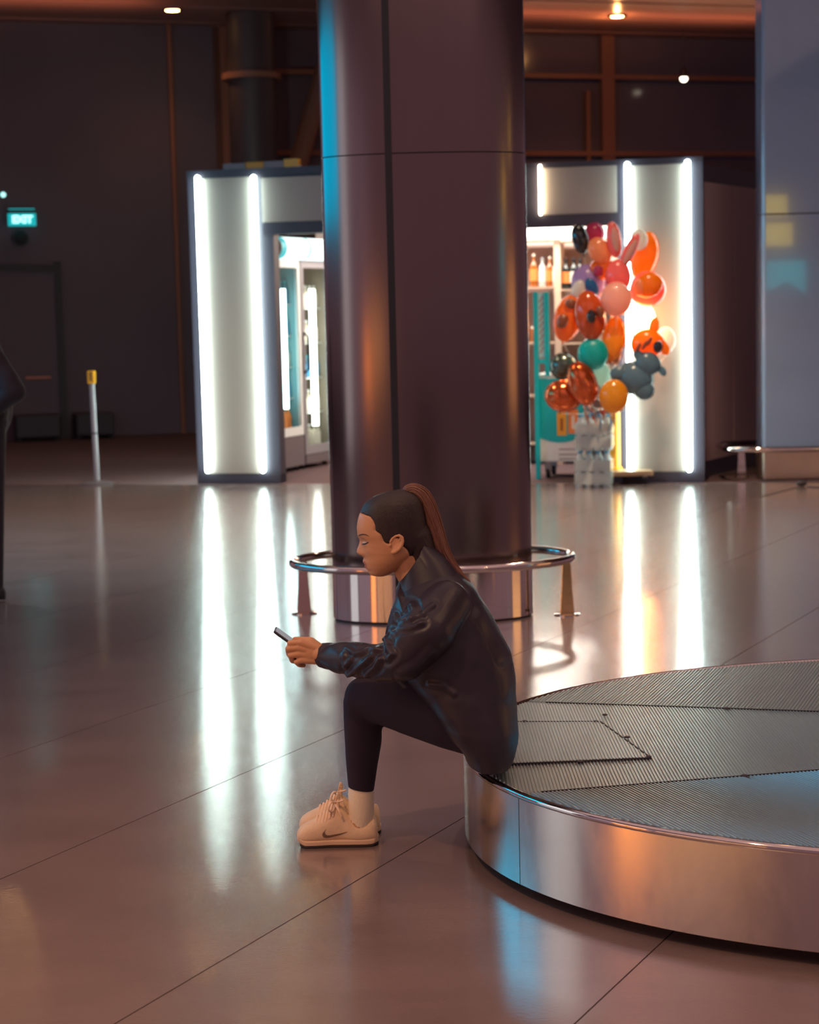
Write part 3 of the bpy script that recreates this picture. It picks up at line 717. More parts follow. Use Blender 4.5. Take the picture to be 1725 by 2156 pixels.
# glasses on the shelf below
zt3 = K(1140, 720, bk).z
g0 = None; JL = ['leftmost', 'second from the left', 'third from the left', 'rightmost']
for ji, px in enumerate((1124, 1138, 1152, 1166)):
    p = K(px, 715, 2.14); loc = KP((p - KA).dot(ku), 2.14, zt3 + .006)
    if g0 is None:
        g_loc = loc; g0 = thing('jar', loc, 'small dark jar behind the teal stand, leftmost of four', 'jar', 'small jars on the second shelf')
        m = MB(); m.lathe([(.03, 0), (.035, .01), (.035, .12), (.026, .14)], 14, loc); m.build('body', 'amber', g0, True)
        m = MB(); m.lathe([(.029, .135), (.029, .16)], 14, loc); m.build('lid', 'label_white', g0, True)
    else: dup(g0, Vector(loc) - Vector(g_loc) + Vector(g_loc), f'small dark jar behind the teal stand, {JL[ji]} of four')

# ------------------------------------------------------------------ ice cream cart
kc = -.10
cart_back = .45
cart = thing('ice_cream_cart', KP(KS(1170, back=cart_back), cart_back, 0), 'white and teal ice cream cart on casters with two teal posts', 'cart')
def ck(px, py, t): p = K(px, py, t); return (p - KA).dot(ku), p.z
sA, zTop = ck(1132, 793, cart_back); sB, zBot = ck(1232, 972, cart_back); zMid = ck(1180, 925, cart_back)[1]
kbox('body', sA, sB, cart_back, cart_back + .55, zBot, zTop, 'white', cart, .01)
kbox('lid', sA - .015, sB + .015, cart_back - .012, cart_back + .56, zTop, zTop + .02, 'white', cart)
pts = []
for i in range(13):
    f = i/12; pts.append(KP(lerp(sA + .003, sB - .003, f), cart_back - .006, zMid - .05*math.sin(math.pi*min(1, f*1.05)) + .02))
pts += [KP(sB - .003, cart_back - .006, zTop - .02), KP(sA + .003, cart_back - .006, zTop - .02)]
m = MB(); m.slab(pts, kt*.005); m.build('teal_print', 'teal', cart)
for px0, px1, py0, py1, mm in ((1174, 1193, 868, 917, 'yellow_paint'), (1197, 1218, 862, 913, 'label_orange')):
    a, b = ck(px0, py1, cart_back), ck(px1, py0, cart_back)
    kbox('picture', a[0], b[0], cart_back - .012, cart_back - .007, a[1], b[1], mm, cart)
    kbox('picture_cone', lerp(a[0], b[0], .35), lerp(a[0], b[0], .65), cart_back - .014, cart_back - .0125, lerp(a[1], b[1], .2), lerp(a[1], b[1], .75), 'label_white' if px0 > 1180 else 'amber', cart)
for py in (946, 957, 966):
    a, b = ck(1177, py, cart_back), ck(1216, py, cart_back)
    m = MB(); kbox('text_line', a[0], b[0], cart_back - .0015, cart_back - .0002, a[1] - .006, a[1] + .006, 'grey_print', cart)
for s_ in (sA + .08, sB - .08):
    for t_ in (cart_back + .08, cart_back + .47):
        m = MB(); p = KP(s_, t_, .05); m.tube([p - ku*.018, p + ku*.018], .05, 18); o = m.build('caster_wheel', 'rubber', cart, True)
        m = MB(); m.obox(KP(s_ - .03, t_ - .03, .06), ku*.06, kt*.06, Vector((0, 0, zBot - .06))); m.build('caster_fork', 'post_grey', cart)
# teal posts with a printed strip between them
sL, zP1 = ck(1127, 615, cart_back - .08); sR, _ = ck(1150, 615, cart_back - .08); zR0 = ck(1150, 792, cart_back - .08)[1]
kbox('post', sL - .022, sL + .022, cart_back - .07, cart_back - .03, 0, zP1, 'teal', cart)
kbox('post', sR - .022, sR + .022, cart_back - .07, cart_back - .03, zR0, zP1 - .004, 'teal', cart)
kbox('printed_strip', sL + .022, sR - .022, cart_back - .055, cart_back - .045, zR0 + .18, zP1 - .01, 'teal_light', cart)
for k in range(9):
    z = lerp(zR0 + .22, zP1 - .10, k/8)
    m = MB(); m.slab([KP(sL + .026, cart_back - .058, z), KP(sL + .045, cart_back - .058, z), KP(sR - .026, cart_back - .058, z + .06), KP(sR - .045, cart_back - .058, z + .06)], kt*.002); m.build('print_stroke', 'grey_print', cart)
kbox('post_bracket', sL - .022, sR + .022, cart_back - .075, cart_back - .025, zR0 + .12, zR0 + .16, 'teal', cart)

# ------------------------------------------------------------------ shrink-wrapped water bottle packs
pk = None
for (pxc, py0, lab, zz0) in ((1250, 1010, 'lower shrink-wrapped pack of clear water bottles on the floor beside the trolley', 0.0), (1252, 945, 'upper shrink-wrapped pack of clear water bottles on the stack beside the trolley', .335)):
    sC = KS(pxc, 900, -.32); b0 = KP(sC, -.32, zz0)
    t = thing('water_bottle_pack', b0, lab, 'bottles')
    for i in range(4):
        for j in range(3):
            c = b0 + ku*(.082*(i - 1.5)) + kt*(.082*(j - 1))
            if i == 0 and j == 0:
                m = MB(); m.lathe([(.036, .002), (.038, .015), (.037, .06), (.039, .10), (.037, .15), (.039, .20), (.036, .24), (.014, .295), (.014, .31)], 12, (0, 0, 0)); bm_ = m.build('bottle', 'bottle_clear', t, True); bm_.location = c; bm_.matrix_parent_inverse = WM(t).inverted()
                m = MB(); m.lathe([(.017, .308), (.017, .326)], 10); cap = m.build('cap', 'label_blue', bm_, True); cap.matrix_parent_inverse = Matrix(); b_first = bm_
            else:
                c_ = dup(b_first); c_.location = c
    m = MB(); hw, hd = .082*2 + .002, .082*1.5 + .002
    pts = [b0 + ku*x + kt*y for x, y in ((-hw, -hd), (hw, -hd), (hw, hd), (-hw, hd))]
    for z0_, z1_ in ((.03, .13), (.15, .25)):
        for i in range(4):
            a, b = pts[i], pts[(i + 1) % 4]; d = (b - a); nn = Vector((d.y, -d.x, 0)).normalized()*.001
            m.obox(a + Vector((0, 0, z0_)), d, nn, Vector((0, 0, z1_ - z0_)))
    m.build('shrink_wrap', 'film', t)

# ------------------------------------------------------------------ balloon trolley and balloons
TD = on_z(1300, 1021, 0).y
tb = on_z(1300, 1021, 0)
trol = thing('balloon_trolley', tb, 'flat wooden trolley with yellow post holding the balloon bunch', 'trolley')
def T(px, py): return on_y(px, py, TD)
zb0, zb1 = T(1300, 1003).z, T(1300, 993).z
xa, xb = T(1226, 1000).x, T(1376, 1000).x
m = MB(); m.box(((xa + xb)/2, TD + .22, (zb0 + zb1)/2), (xb - xa, .46, zb1 - zb0)); bevel(m.build('deck', 'wood', trol), .006)
for x in (xa + .07, xb - .07):
    for y in (TD + .06, TD + .38):
        m = MB(); m.tube([(x - .012, y, .034), (x + .012, y, .034)], .034, 16); m.build('caster_wheel', 'rubber', trol, True)
        m = MB(); m.box((x, y, lerp(.04, zb0, .6)), (.035, .03, zb0 - .045)); m.build('caster_fork', 'post_grey', trol)
m = MB(); m.box((T(1298, 1010).x, TD + .2, .046), (.14, .22, .072)); m.build('battery_box', mat('dark_blue_plastic', (.03, .035, .08, 1), .4), trol)
px_ = T(1298, 900); ztop = T(1298, 862).z
m = MB(); m.tube([(px_.x, TD + .2, zb1), (px_.x, TD + .2, ztop)], .058, 20); m.build('post', 'yellow_paint', trol, True)
m = MB(); m.lathe([(.075, zb1), (.075, zb1 + .02), (.06, zb1 + .03)], 20, (px_.x, TD + .2, 0)); m.build('post_collar', 'yellow', trol, True)
m = MB(); m.tube([(px_.x, TD + .2, ztop), (px_.x, TD + .2, T(1298, 640).z)], .012, 10); m.build('mast', 'post_grey', trol)
KNOT = Vector((px_.x, TD + .2, ztop + .02))

BM = {}
def fm(key, col, rough=.22, tr=.4, metal=0.0):
    if key not in BM: BM[key] = foil('balloon_' + key, col, rough, tr, metal)
    return BM[key]
fm('black', (.012, .012, .016, 1), .12, 0); fm('magenta', (.55, .05, .16, 1)); fm('peach', (.90, .36, .16, 1)); fm('pink', (.85, .20, .18, 1)); fm('pale_pink', (.80, .45, .36, 1), .4)
fm('orange', (.95, .30, .01, 1)); fm('lilac', (.45, .30, .55, 1)); fm('red_orange', (.62, .09, .015, 1), .18, .25); fm('deep_orange', (.85, .20, .02, 1)); fm('white', (.85, .82, .75, 1), .3); BM['lit'] = emit('balloon_lit', (1.0, .40, .12, 1), 32.0)  # the white balloon's emission is added, it tints the panel orange
fm('teal', (.0, .45, .42, 1), .35); fm('clear', (.55, .75, .68, 1), .25, .6); fm('blue_grey', (.14, .24, .30, 1)); fm('dark_green', (.10, .13, .11, 1), .2, .1, .7); fm('brown', (.25, .06, .02, 1), .35, .1); fm('gold', (.80, .34, .02, 1)); fm('blue', (.02, .16, .40, 1))
fm('amber_foil', (.62, .12, .03, 1), .16, .12, .8)
BSC = FPX/16.6
balloon_i = 0
def balloon(px, py, rw, rh, key, label, depth=0.0, tilt=0.0, thick=None, foilish=False, parts=(), ribbon=True):
    """px-sized balloon; tilt in degrees (clockwise in view); parts: (dx, dy, rw, rh, tilt, key, name, forward)"""
    y = TD - .28 + depth; c = on_y(px, py, y); k = y/FPX
    t = thing('balloon', c, label, 'balloon')
    def shell(cx, cz, w, h, tl, key, name, par, dy=0.0, th=None, seam_=False):
        R = Matrix.Rotation(math.radians(tl), 3, 'Y')
        th = th if th else min(w, h)*.66
        m = MB(); cen = c + Vector((cx, dy, cz))
        m.ball(cen, (w, th, h), 24, 14, R)
        if seam_:
            m.tube([cen + R @ Vector((w*1.02*math.cos(2*math.pi*i/36), 0, h*1.02*math.sin(2*math.pi*i/36))) for i in range(36)], .006, 6, closed=True)
        o = m.build(name, BM[key], par, True)
        if foilish:   # crimped foil: small radial pleats near the rim
            for v in o.data.vertices:
                d = R.inverted() @ (v.co - cen); a = math.atan2(d.z/h, d.x/w); rr = math.hypot(d.x/w, d.z/h)
                v.co += Vector((0, (.006*math.sin(a*22))*smooth((rr - .55)/.35), 0))
        return o
    bod = shell(0, 0, rw*k, rh*k, tilt, key, 'skin', t, 0, thick*k if thick else None, foilish)
    R = Matrix.Rotation(math.radians(tilt), 3, 'Y'); bot = c + R @ Vector((0, 0, -rh*k))
    m = MB(); m.tube([bot + R @ Vector((0, 0, .012)), bot, bot - R @ Vector((0, 0, .022))], [.010, .005, .013], 8); m.build('knot', BM[key], t, True)
    for (dx, dy, w, h, tl, ky, nm, fw) in parts:
        shell(dx*k, -dy*k, w*k, h*k, tl, ky, nm, t, -fw*k, min(w, h)*k*.6)
    if ribbon:
        a = bot - R @ Vector((0, 0, .02)); pts = []
        for i in range(9):
            f = i/8; p = a.lerp(KNOT + Vector((0, 0, .02)), f); p.z -= .04*math.sin(math.pi*f); pts.append(p)
        m = MB(); m.tube(pts, .0025, 5); m.build('ribbon', 'label_white', t)
    return t
balloon(1222, 503, 18, 32, 'black', 'glossy black oval balloon at the top left of the bunch', .05, -12)
balloon(1252, 492, 20, 22, 'magenta', 'small crumpled magenta balloon at the top of the bunch', .16, 10, foilish=True)
balloon(1264, 528, 24, 30, 'peach', 'peach balloon beside the black balloon', -.02, -35)
balloon(1268, 566, 26, 24, 'deep_orange', 'small orange balloon left of the rabbit-eared balloon', .02, 0)
balloon(1302, 582, 27, 36, 'pink', 'pink balloon with two long ears at the top of the bunch', -.10, 0, parts=((-8, -76, 16, 38, -8, 'pink', 'ear', 0), (24, -52, 13, 40, 28, 'pink', 'ear', 2), (-6, -76, 8, 26, -8, 'pale_pink', 'ear_lining', 11), (24, -50, 7, 28, 28, 'pale_pink', 'ear_lining', 11)))
balloon(1358, 540, 27, 50, 'orange', 'big orange foil balloon at the upper right of the bunch', .20, 14, foilish=True, parts=((-14, -34, 18, 22, 0, 'white', 'white_patch', 20),))
balloon(1240, 598, 34, 40, 'lilac', 'crumpled lilac foil balloon with blue and pink patches', .06, -20, foilish=True, parts=((4, 6, 12, 20, -30, 'blue', 'blue_patch', 27), (18, -26, 10, 12, 0, 'magenta', 'pink_patch', 24), (-24, 12, 14, 22, 20, 'white', 'pale_patch', 20)))
balloon(1298, 630, 33, 36, 'pale_pink', 'plain pale pink round balloon in the middle of the bunch', -.24, 0)
balloon(1364, 609, 38, 38, 'pink', 'pink and orange round balloon at the right of the bunch', .02, 0, parts=((0, -8, 30, 26, -30, 'orange', 'orange_patch', 20), (-20, -4, 14, 18, 10, 'peach', 'peach_patch', 26)))
balloon(1197, 670, 30, 50, 'deep_orange', 'orange balloon with two brown ovals at the left edge', -.02, 14, parts=((4, -30, 13, 10, 20, 'brown', 'brown_oval', 22), (-14, 6, 12, 15, 25, 'brown', 'brown_oval', 20)))
balloon(1242, 664, 32, 52, 'red_orange', 'red-orange balloon with a black oval spot', -.16, -8, parts=((1, 2, 10, 14, 0, 'black', 'black_spot', 26), (20, -8, 9, 12, -20, 'brown', 'brown_spot', 22)))
balloon(1350, 672, 30, 34, 'lit', 'white round balloon with added glow in front of the light tube', .06, 0)
balloon(1294, 712, 23, 44, 'gold', 'long yellow-orange balloon below the pale pink one', -.12, 6, foilish=True)
balloon(1291, 745, 18, 22, 'amber_foil', 'small wrinkled amber foil balloon under the long yellow one', -.02, 0, foilish=True)
balloon(1364, 724, 36, 32, 'orange', 'orange animal-shaped balloon with a pointed ear and black nose', -.10, 0, parts=((14, -36, 11, 20, 12, 'orange', 'ear', 0), (30, 6, 13, 22, -40, 'orange', 'cheek', 0), (18, 6, 10, 13, 0, 'black', 'nose', 26), (-10, 2, 4, 11, 30, 'brown', 'stripe', 28), (0, -6, 4, 11, 30, 'brown', 'stripe', 28), (-22, 6, 4, 11, 30, 'brown', 'stripe', 22)))
balloon(1402, 716, 21, 28, 'white', 'white balloon behind the orange animal-shaped one', .18, 0)
balloon(1249, 745, 33, 34, 'teal', 'plain teal round balloon at the left of the bunch', -.14, 0)
balloon(1266, 788, 20, 24, 'clear', 'clear pale green balloon below the teal one', -.02, 0)
balloon(1338, 796, 38, 34, 'blue_grey', 'blue-grey animal-shaped foil balloon at the lower right', -.14, 20, foilish=True, parts=((26, -30, 28, 24, 20, 'blue_grey', 'head', 8), (6, -48, 10, 12, -20, 'blue_grey', 'ear', 6), (56, -14, 8, 12, -30, 'blue_grey', 'ear', 6), (-34, -10, 20, 16, 0, 'blue_grey', 'arm', 6), (18, 26, 22, 20, 0, 'blue_grey', 'leg', 6)))
balloon(1187, 771, 28, 27, 'dark_green', 'dark green foil balloon at the lower left', .04, -25, foilish=True)
balloon(1227, 808, 29, 46, 'amber_foil', 'tilted red-orange foil balloon, upper of two at the lower left', -.22, -20, foilish=True)
balloon(1186, 834, 38, 32, 'amber_foil', 'red-orange foil balloon, lowest at the left of the bunch', -.08, 12, foilish=True)
balloon(1293, 835, 31, 36, 'gold', 'plain orange round balloon at the bottom of the bunch', -.26, 0)
m = MB(); rnd = random.Random(3)
for i in range(9):
    a = on_y(1228 + i*7, 858 + rnd.uniform(-6, 6), TD - .3); b = on_y(1240 + i*6, 892 + rnd.uniform(-14, 20), TD - .25 + .05*rnd.random())
    mid_ = a.lerp(b, .5) + Vector((rnd.uniform(-.04, .04), -.03, 0)); m.cur = i % 3; m.tube([a, mid_, b], [.012, .03, .006], 6, flat=.3)
tag(m.build('foil_streamers', [BM['red_orange'], BM['blue'], BM['amber_foil']]), 'crumpled red and blue foil tails hanging under the red-orange balloons', 'streamers', kind='stuff')

# ================================================================== STANCHION, SIGN, PILLAR
p = on_z(205, 1019, 0); t = thing('barrier_post', p, 'slim grey barrier post with yellow belt head, at the left', 'post')
ptop = on_y(192, 781, p.y); pm = on_y(194, 808, p.y)
dirp = Vector((ptop.x - p.x, 0, ptop.z)).normalized()
def AL(z): return p + dirp*(z/dirp.z)
m = MB(); m.lathe([(.17, 0), (.17, .012), (.12, .022), (.03, .035)], 32, p); m.build('base_plate', mat('dark_grey_base', (.10, .08, .09, 1), .5), t, True)
m = MB(); m.tube([AL(.02), AL(pm.z)], .028, 18); m.build('pole', 'post_grey', t, True)
m = MB(); m.tube([AL(.50), AL(.515)], .030, 18); m.build('joint_ring', 'black', t, True)
m = MB(); c = AL((pm.z + ptop.z)/2); m.box(c, (.075, .075, ptop.z - pm.z)); bevel(m.build('belt_head', 'yellow', t), .008)
m = MB(); m.box(c + Vector((0, -.040, .012)), (.016, .01, (ptop.z - pm.z)*.72)); m.build('belt_slot', 'black', t)

# EXIT sign
a, b = fac(14, 478), fac(70, 441)
ex = thing('exit_sign', fac(42, 460) + fn*.3, 'glowing teal EXIT sign on the dark wall, upper left', 'sign')
w_, h_ = (b - a).dot(fu), b.z - a.z
o_ = a + fn*.30
m = MB(); m.obox(o_, fu*w_, -fn*.08, Vector((0, 0, h_*.70))); m.build('lit_panel', 'exit_lit', ex)
m = MB(); m.obox(o_ + Vector((0, 0, h_*.72)), fu*w_, -fn*.08, Vector((0, 0, h_*.28))); m.build('housing', mat('dark_teal_housing', (.02, .12, .14, 1), .4), ex)
m = MB(); m.obox(o_ + fu*(w_*.02) + fn*.002 + Vector((0, 0, h_*.93)), fu*(w_*.94), -fn*.01, Vector((0, 0, h_*.05))); m.build('light_edge', 'exit_lit', ex)
for s_ in (.2, .8):
    m = MB(); q = o_ + fu*w_*s_ - fn*.08 + Vector((0, 0, h_*.8)); m.tube([q, q - fn*.215], .015, 6); m.build('wall_bracket', 'black', ex)
fc = bpy.data.curves.new('exit_text', 'FONT'); fc.body = 'EXIT'; fc.size = h_*.56; fc.align_x = 'CENTER'; fc.align_y = 'CENTER'; fc.extrude = .004; fc.offset = .008
fo = bpy.data.objects.new('tmp_text', fc); COL.objects.link(fo)
dg = bpy.context.evaluated_depsgraph_get(); me = bpy.data.meshes.new_from_object(fo.evaluated_get(dg)); bpy.data.objects.remove(fo)
R = Matrix((fu, Vector((0, 0, 1)), fn)).transposed().to_4x4(); R.translation = o_ + fu*(w_*.5) + Vector((0, 0, h_*.35)) + fn*.006
me.transform(R); me.materials.clear(); me.materials.append(MT['exit_text']); link('lettering', me, ex)
# tiny cyan lamp and a dark round loudspeaker by the exit sign
q = fac(4, 412) + fn*.2
t = thing('indicator_lamp', q, 'small cyan lamp at the left edge above the exit sign', 'lamp')
m = MB(); m.ball(q, .035, 14, 10); m.build('bulb', 'exit_text', t, True); m = MB(); m.tube([q - fn*.19, q - fn*.02], .02, 10); m.build('bracket', 'black', t)
q = fac(42, 502)
t = thing('wall_speaker', q, 'dark round loudspeaker on the wall below the exit sign', 'speaker')
R = Matrix((fu, Vector((0, 0, 1)), fn)).transposed()
m = MB(); m.tube([q - fn*.01, q + fn*.10], .11, 24); m.build('housing', 'black', t, True)
m = MB(); m.tube([q + fn*.10, q + fn*.115], [.085, .06], 24); m.build('grille', 'groove', t, True)

# blue-grey pillar on the right with its own rail
pp = on_z(1607, 1012, 0); PW, PD = 1.15, .17
pc = Vector((pp.x + PW, pp.y + PD, 0))
pil = thing('blue_pillar', pc, 'wide glossy blue-grey pillar at the right edge of the picture', 'column')
z_j = on_y(1660, 450, pp.y).z; z_k = on_y(1660, 948, pp.y).z
def pring(z, d=0):
    out = []; r = .03
    for cx_, cy_, a0_ in ((PW - r, PD - r, 0), (r - PW, PD - r, 90), (r - PW, r - PD, 180), (PW - r, r - PD, 270)):
        for i in range(9):
            a_ = math.radians(a0_ + 90*i/8); out.append(Vector((pc.x + cx_ + (r + d)*math.cos(a_), pc.y + cy_ + (r + d)*math.sin(a_), z)))
    return out
for z0, z1 in ((z_k, z_j - .006), (z_j + .006, CEIL - .002)):
    m = MB(); m.loft([pring(z0), pring(z1)]); m.build('cladding', 'pillar', pil)
m = MB(); m.loft([pring(0, -.012), pring(CEIL - .003, -.012)]); m.build('core', 'groove', pil, True)
m = MB(); m.loft([pring(.012, .004), pring(z_k - .004, .004)]); m.build('kick_plate', mat('brown_steel_kick_plate', (.48, .36, .28, 1), .3, .9, noise_amt=.2, noise_scale=3), pil)
r2 = thing('bumper_rail', pc, 'low steel bumper rail in front of the blue-grey pillar, right edge', 'rail')
zr = on_y(1560, 947, pp.y - .2).z
m = MB(); m.tube(ell((pc.x, pc.y), PW + .36, PD + .30, 140, zr, 4), .026, 14, closed=True, up=(0, 0, 1)); m.build('rail_tube', 'rail', r2, True)
q = on_z(1561, 1005, 0)
m = MB(); m.loft([[Vector((q.x + sx*w/2, q.y + sy*.025, z)) for sx, sy in ((-1, -1), (1, -1), (1, 1), (-1, 1))] for z, w in ((.006, .085), (zr - .02, .052))]); m.build('post', 'rail', r2)
m = MB(); m.lathe([(.07, 0), (.07, .006), (.06, .01)], 20, q); m.build('foot_flange', 'rail', r2, True)
# hanging lit signs at the right of the hall, mirrored in the pillar
for (px, py, wpx, hpx, L, mm, lab) in ((1631, 432, 52, 40, 9.0, 'sign_yellow', 'upper yellow hanging sign mirrored in the blue-grey pillar'), (1635, 494, 66, 46, 10.5, 'sign_yellow', 'lower yellow hanging sign mirrored in the blue-grey pillar')):
    d = ray(px, py); hit = CAM + d*((pp.y)/d.y); r_ = Vector((d.x, -d.y, d.z)); c = hit + r_*L
    k = (hit.length + L)/FPX; w_, h_ = wpx*k, hpx*k
    t = thing('hanging_sign', c, lab, 'sign')
    m = MB(); m.box(c - Vector((0, .05, 0)), (w_*1.02, .06, h_*1.04)); m.build('housing', 'black', t)
    m = MB(); m.box(c, (w_, .03, h_)); m.build('face', mm, t)
    for s_ in (-.35, .35):
        m = MB(); m.tube([c + Vector((w_*s_, -.05, h_*.5)), Vector((c.x + w_*s_, c.y - .05, max(CEIL, c.z + h_)))], .01, 6); m.build('rod', 'black', t)
d = ray(1656, 584); hit = CAM + d*(pp.y/d.y); c = hit + Vector((d.x, -d.y, d.z))*11.2; k = (hit.length + 11.2)/FPX
t = thing('hanging_banner', c, 'teal notched hanging banner mirrored in the blue-grey pillar', 'banner')
hw, hh = 40*k, 34*k
m = MB(); m.slab([c + Vector((-hw, 0, hh)), c + Vector((hw, 0, hh)), c + Vector((hw, 0, -hh)), c + Vector((hw*.15, 0, -hh*.3)), c + Vector((-hw*.1, 0, -hh*.3)), c + Vector((-hw, 0, -hh*.8))], (0, -.03, 0)); m.build('face', 'sign_teal', t)
for s_ in (-.8, .8):
    m = MB(); m.tube([c + Vector((hw*s_, -.015, hh)), Vector((c.x + hw*s_, c.y - .015, CEIL))], .01, 6); m.build('rod', 'black', t)
# cable with a black plug on the floor at the right edge
q = on_z(1688, 1024, 0); t = thing('floor_cable', q, 'thin black cable with plug lying on the floor at the right', 'cable')
m = MB(); m.tube([on_z(1600, 1046, .004), on_z(1640, 1035, .004), on_z(1680, 1025, .004)], .003, 6); m.tube([on_z(1700, 1024, .006), on_z(1740, 1027, .004), on_z(1790, 1027, .004)], .005, 6); m.build('wire', 'black', t)
m = MB(); m.ball(q + Vector((0, 0, .028)), (.05, .03, .028), 14, 8); m.build('plug', 'black', t, True)

#PEOPLE
# ================================================================== PEOPLE
from mathutils.bvhtree import BVHTree
def proj(P):
    d = Vector(P) - CAM; k = FPX/d.dot(fwd); return IW/2 + d.dot(camr)*k, IH/2 - d.dot(camu)*k
def q3(px, py, y): return on_y(px, py, y)
MT['skin'] = mat('warm_skin', (0.57, 0.29, 0.145, 1), .48, sss=.12, noise_amt=.06, noise_scale=30)
MT['lips'] = mat('lips', (0.42, 0.13, 0.09, 1), .4)
MT['hair'] = mat('dark_brown_hair', (0.022, 0.012, 0.010, 1), .42, noise_amt=.5, noise_scale=40, stretch=(6, 6, 1), bump=.25, bump_scale=120)
MT['hair_tail'] = mat('brown_hair_length', (0.16, 0.065, 0.040, 1), .38, noise_amt=.5, noise_scale=40, stretch=(6, 6, .6), bump=.25, bump_scale=100)
MT['leather'] = mat('black_shiny_jacket', (0.024, 0.018, 0.027, 1), .40, spec=.38, bump=.06, bump_scale=45)
MT['cuff'] = mat('black_ribbed_cuff', (0.032, 0.024, 0.036, 1), .7, bump=.3, bump_scale=150)
MT['leggings'] = mat('black_leggings', (0.034, 0.025, 0.038, 1), .8, spec=.2)
MT['sock'] = mat('cream_sock', (0.85, 0.72, 0.52, 1), .85, bump=.2, bump_scale=180)
MT['shoe'] = mat('tan_mesh_upper', (0.74, 0.53, 0.34, 1), .7, noise_amt=.1, noise_scale=60, bump=.15, bump_scale=200)
MT['shoe_dark'] = mat('dark_tan_mark', (0.20, 0.115, 0.07, 1), .6)
MT['midsole'] = mat('tan_midsole', (0.66, 0.45, 0.29, 1), .6)
MT['outsole'] = mat('dark_outsole', (0.03, 0.022, 0.022, 1), .7)
MT['lace'] = mat('pale_tan_lace', (0.85, 0.60, 0.40, 1), .8)
MT['dark_cloth'] = mat('dark_blue_cloth', (0.020, 0.017, 0.026, 1), .75, bump=.2, bump_scale=40)

# ---- the head of the seated woman, described by its side outline
YH = 5.4
skull = [(1031, 838, 854), (1035, 818, 870), (1041, 796, 880), (1050, 780, 889), (1059, 769, 893), (1070, 762, 896), (1080, 758, 898), (1090, 754.5, 900), (1100, 752.5, 901), (1108, 751.5, 902), (1115, 751.5, 902), (1122, 752.5, 902), (1128, 755, 902),
         (1134, 759, 901), (1140, 762, 900), (1146, 763, 899), (1152, 764.5, 897), (1158, 766, 894), (1164, 767.5, 889), (1170, 769, 880), (1176, 770.5, 868), (1182, 772, 859), (1188, 774, 851), (1194, 776.5, 843), (1200, 779.5, 835), (1205, 783, 827), (1209, 787, 820), (1213, 794, 808)]
width = [(1031, .016), (1035, .034), (1041, .046), (1050, .056), (1059, .063), (1070, .068), (1085, .0725), (1100, .074), (1125, .0745), (1145, .072), (1160, .069), (1172, .064), (1182, .0585), (1192, .051), (1200, .043), (1206, .035), (1213, .020)]
prof = [(1120, 752.5), (1126, 752.2), (1131, 753.8), (1136, 757), (1140, 757.3), (1146, 755.6), (1152, 753.4), (1158, 751.2), (1162, 750.6), (1165, 752), (1168, 756.5), (1171, 763.5), (1174, 766), (1177, 765.2), (1180, 763.8), (1183, 763.6), (1186, 766), (1188.5, 769), (1191, 767.8), (1194, 767.4), (1197, 770), (1200, 774.5), (1203, 775.5), (1207, 777), (1210, 780), (1213, 788)]
sig = [(1120, .020), (1132, .010), (1145, .0095), (1156, .013), (1163, .0165), (1170, .016), (1176, .020), (1188, .024), (1198, .020), (1207, .024), (1213, .022)]
def tab(t, k): return [(r[0], r[k]) for r in t]
def hairline(py): return interp([(1076, 745), (1079, 757), (1083, 778), (1092, 786), (1103, 790), (1112, 790), (1119, 802), (1137, 810), (1140, 826), (1144, 850), (1152, 859), (1162, 863), (1180, 857), (1200, 850)], py)
def head_mesh(mb, hair, pys, n=72):
    rings = []
    for py in pys:
        xf, xb, w = interp(tab(skull, 1), py), interp(tab(skull, 2), py), interp(width, py)
        cx, a = (xf + xb)/2, (xb - xf)/2; ring = []
        for j in range(n):
            t = 2*math.pi*j/n; c, s_ = math.cos(t), math.sin(t)
            px = cx - a*math.copysign(abs(c)**.92, c); lat = w*math.copysign(abs(s_)**.92, s_)
            if c > 0:
                if py > 1119:
                    d = interp(prof, py) - xf
                    px += d*math.exp(-(lat/interp(sig, py))**2)*smooth(c*2.2)
                # eye sockets, lids, cheekbones
                for sgn in (-1, 1):
                    e = math.exp(-((lat - sgn*.030)/.013)**2)
                    px += 5.0*e*math.exp(-((py - 1136)/5.5)**2) - 3.2*e*math.exp(-((py - 1143.5)/3.6)**2)*.9
                    px -= 2.0*math.exp(-((lat - sgn*.040)/.014)**2)*math.exp(-((py - 1158)/8)**2)
                    # nostril wing
                    px -= 2.5*math.exp(-((lat - sgn*.013)/.006)**2)*math.exp(-((py - 1166)/3.2)**2)
            f = smooth((px - hairline(py))/7 + .5)
            off = (lerp(-.009, .0, f) if hair else lerp(0, -.007, f))/.00144
            dx, dl = -math.cos(t), math.sin(t)
            px += dx*off; lat += dl*off*.00144
            P = q3(px, py, YH); P.y += lat; ring.append(P)
        rings.append(ring)
    mb.loft(list(reversed(rings)))
body = MB()
head_mesh(body, False, [1033] + [1036 + 2.0*i for i in range(89)])
body.chain([q3(856, 1150, YH), q3(872, 1195, YH), q3(890, 1240, 5.395)], [.055, .050, .060], 24)
body.chain([q3(838, 1190, YH), q3(862, 1222, YH)], [.022, .030], 20)
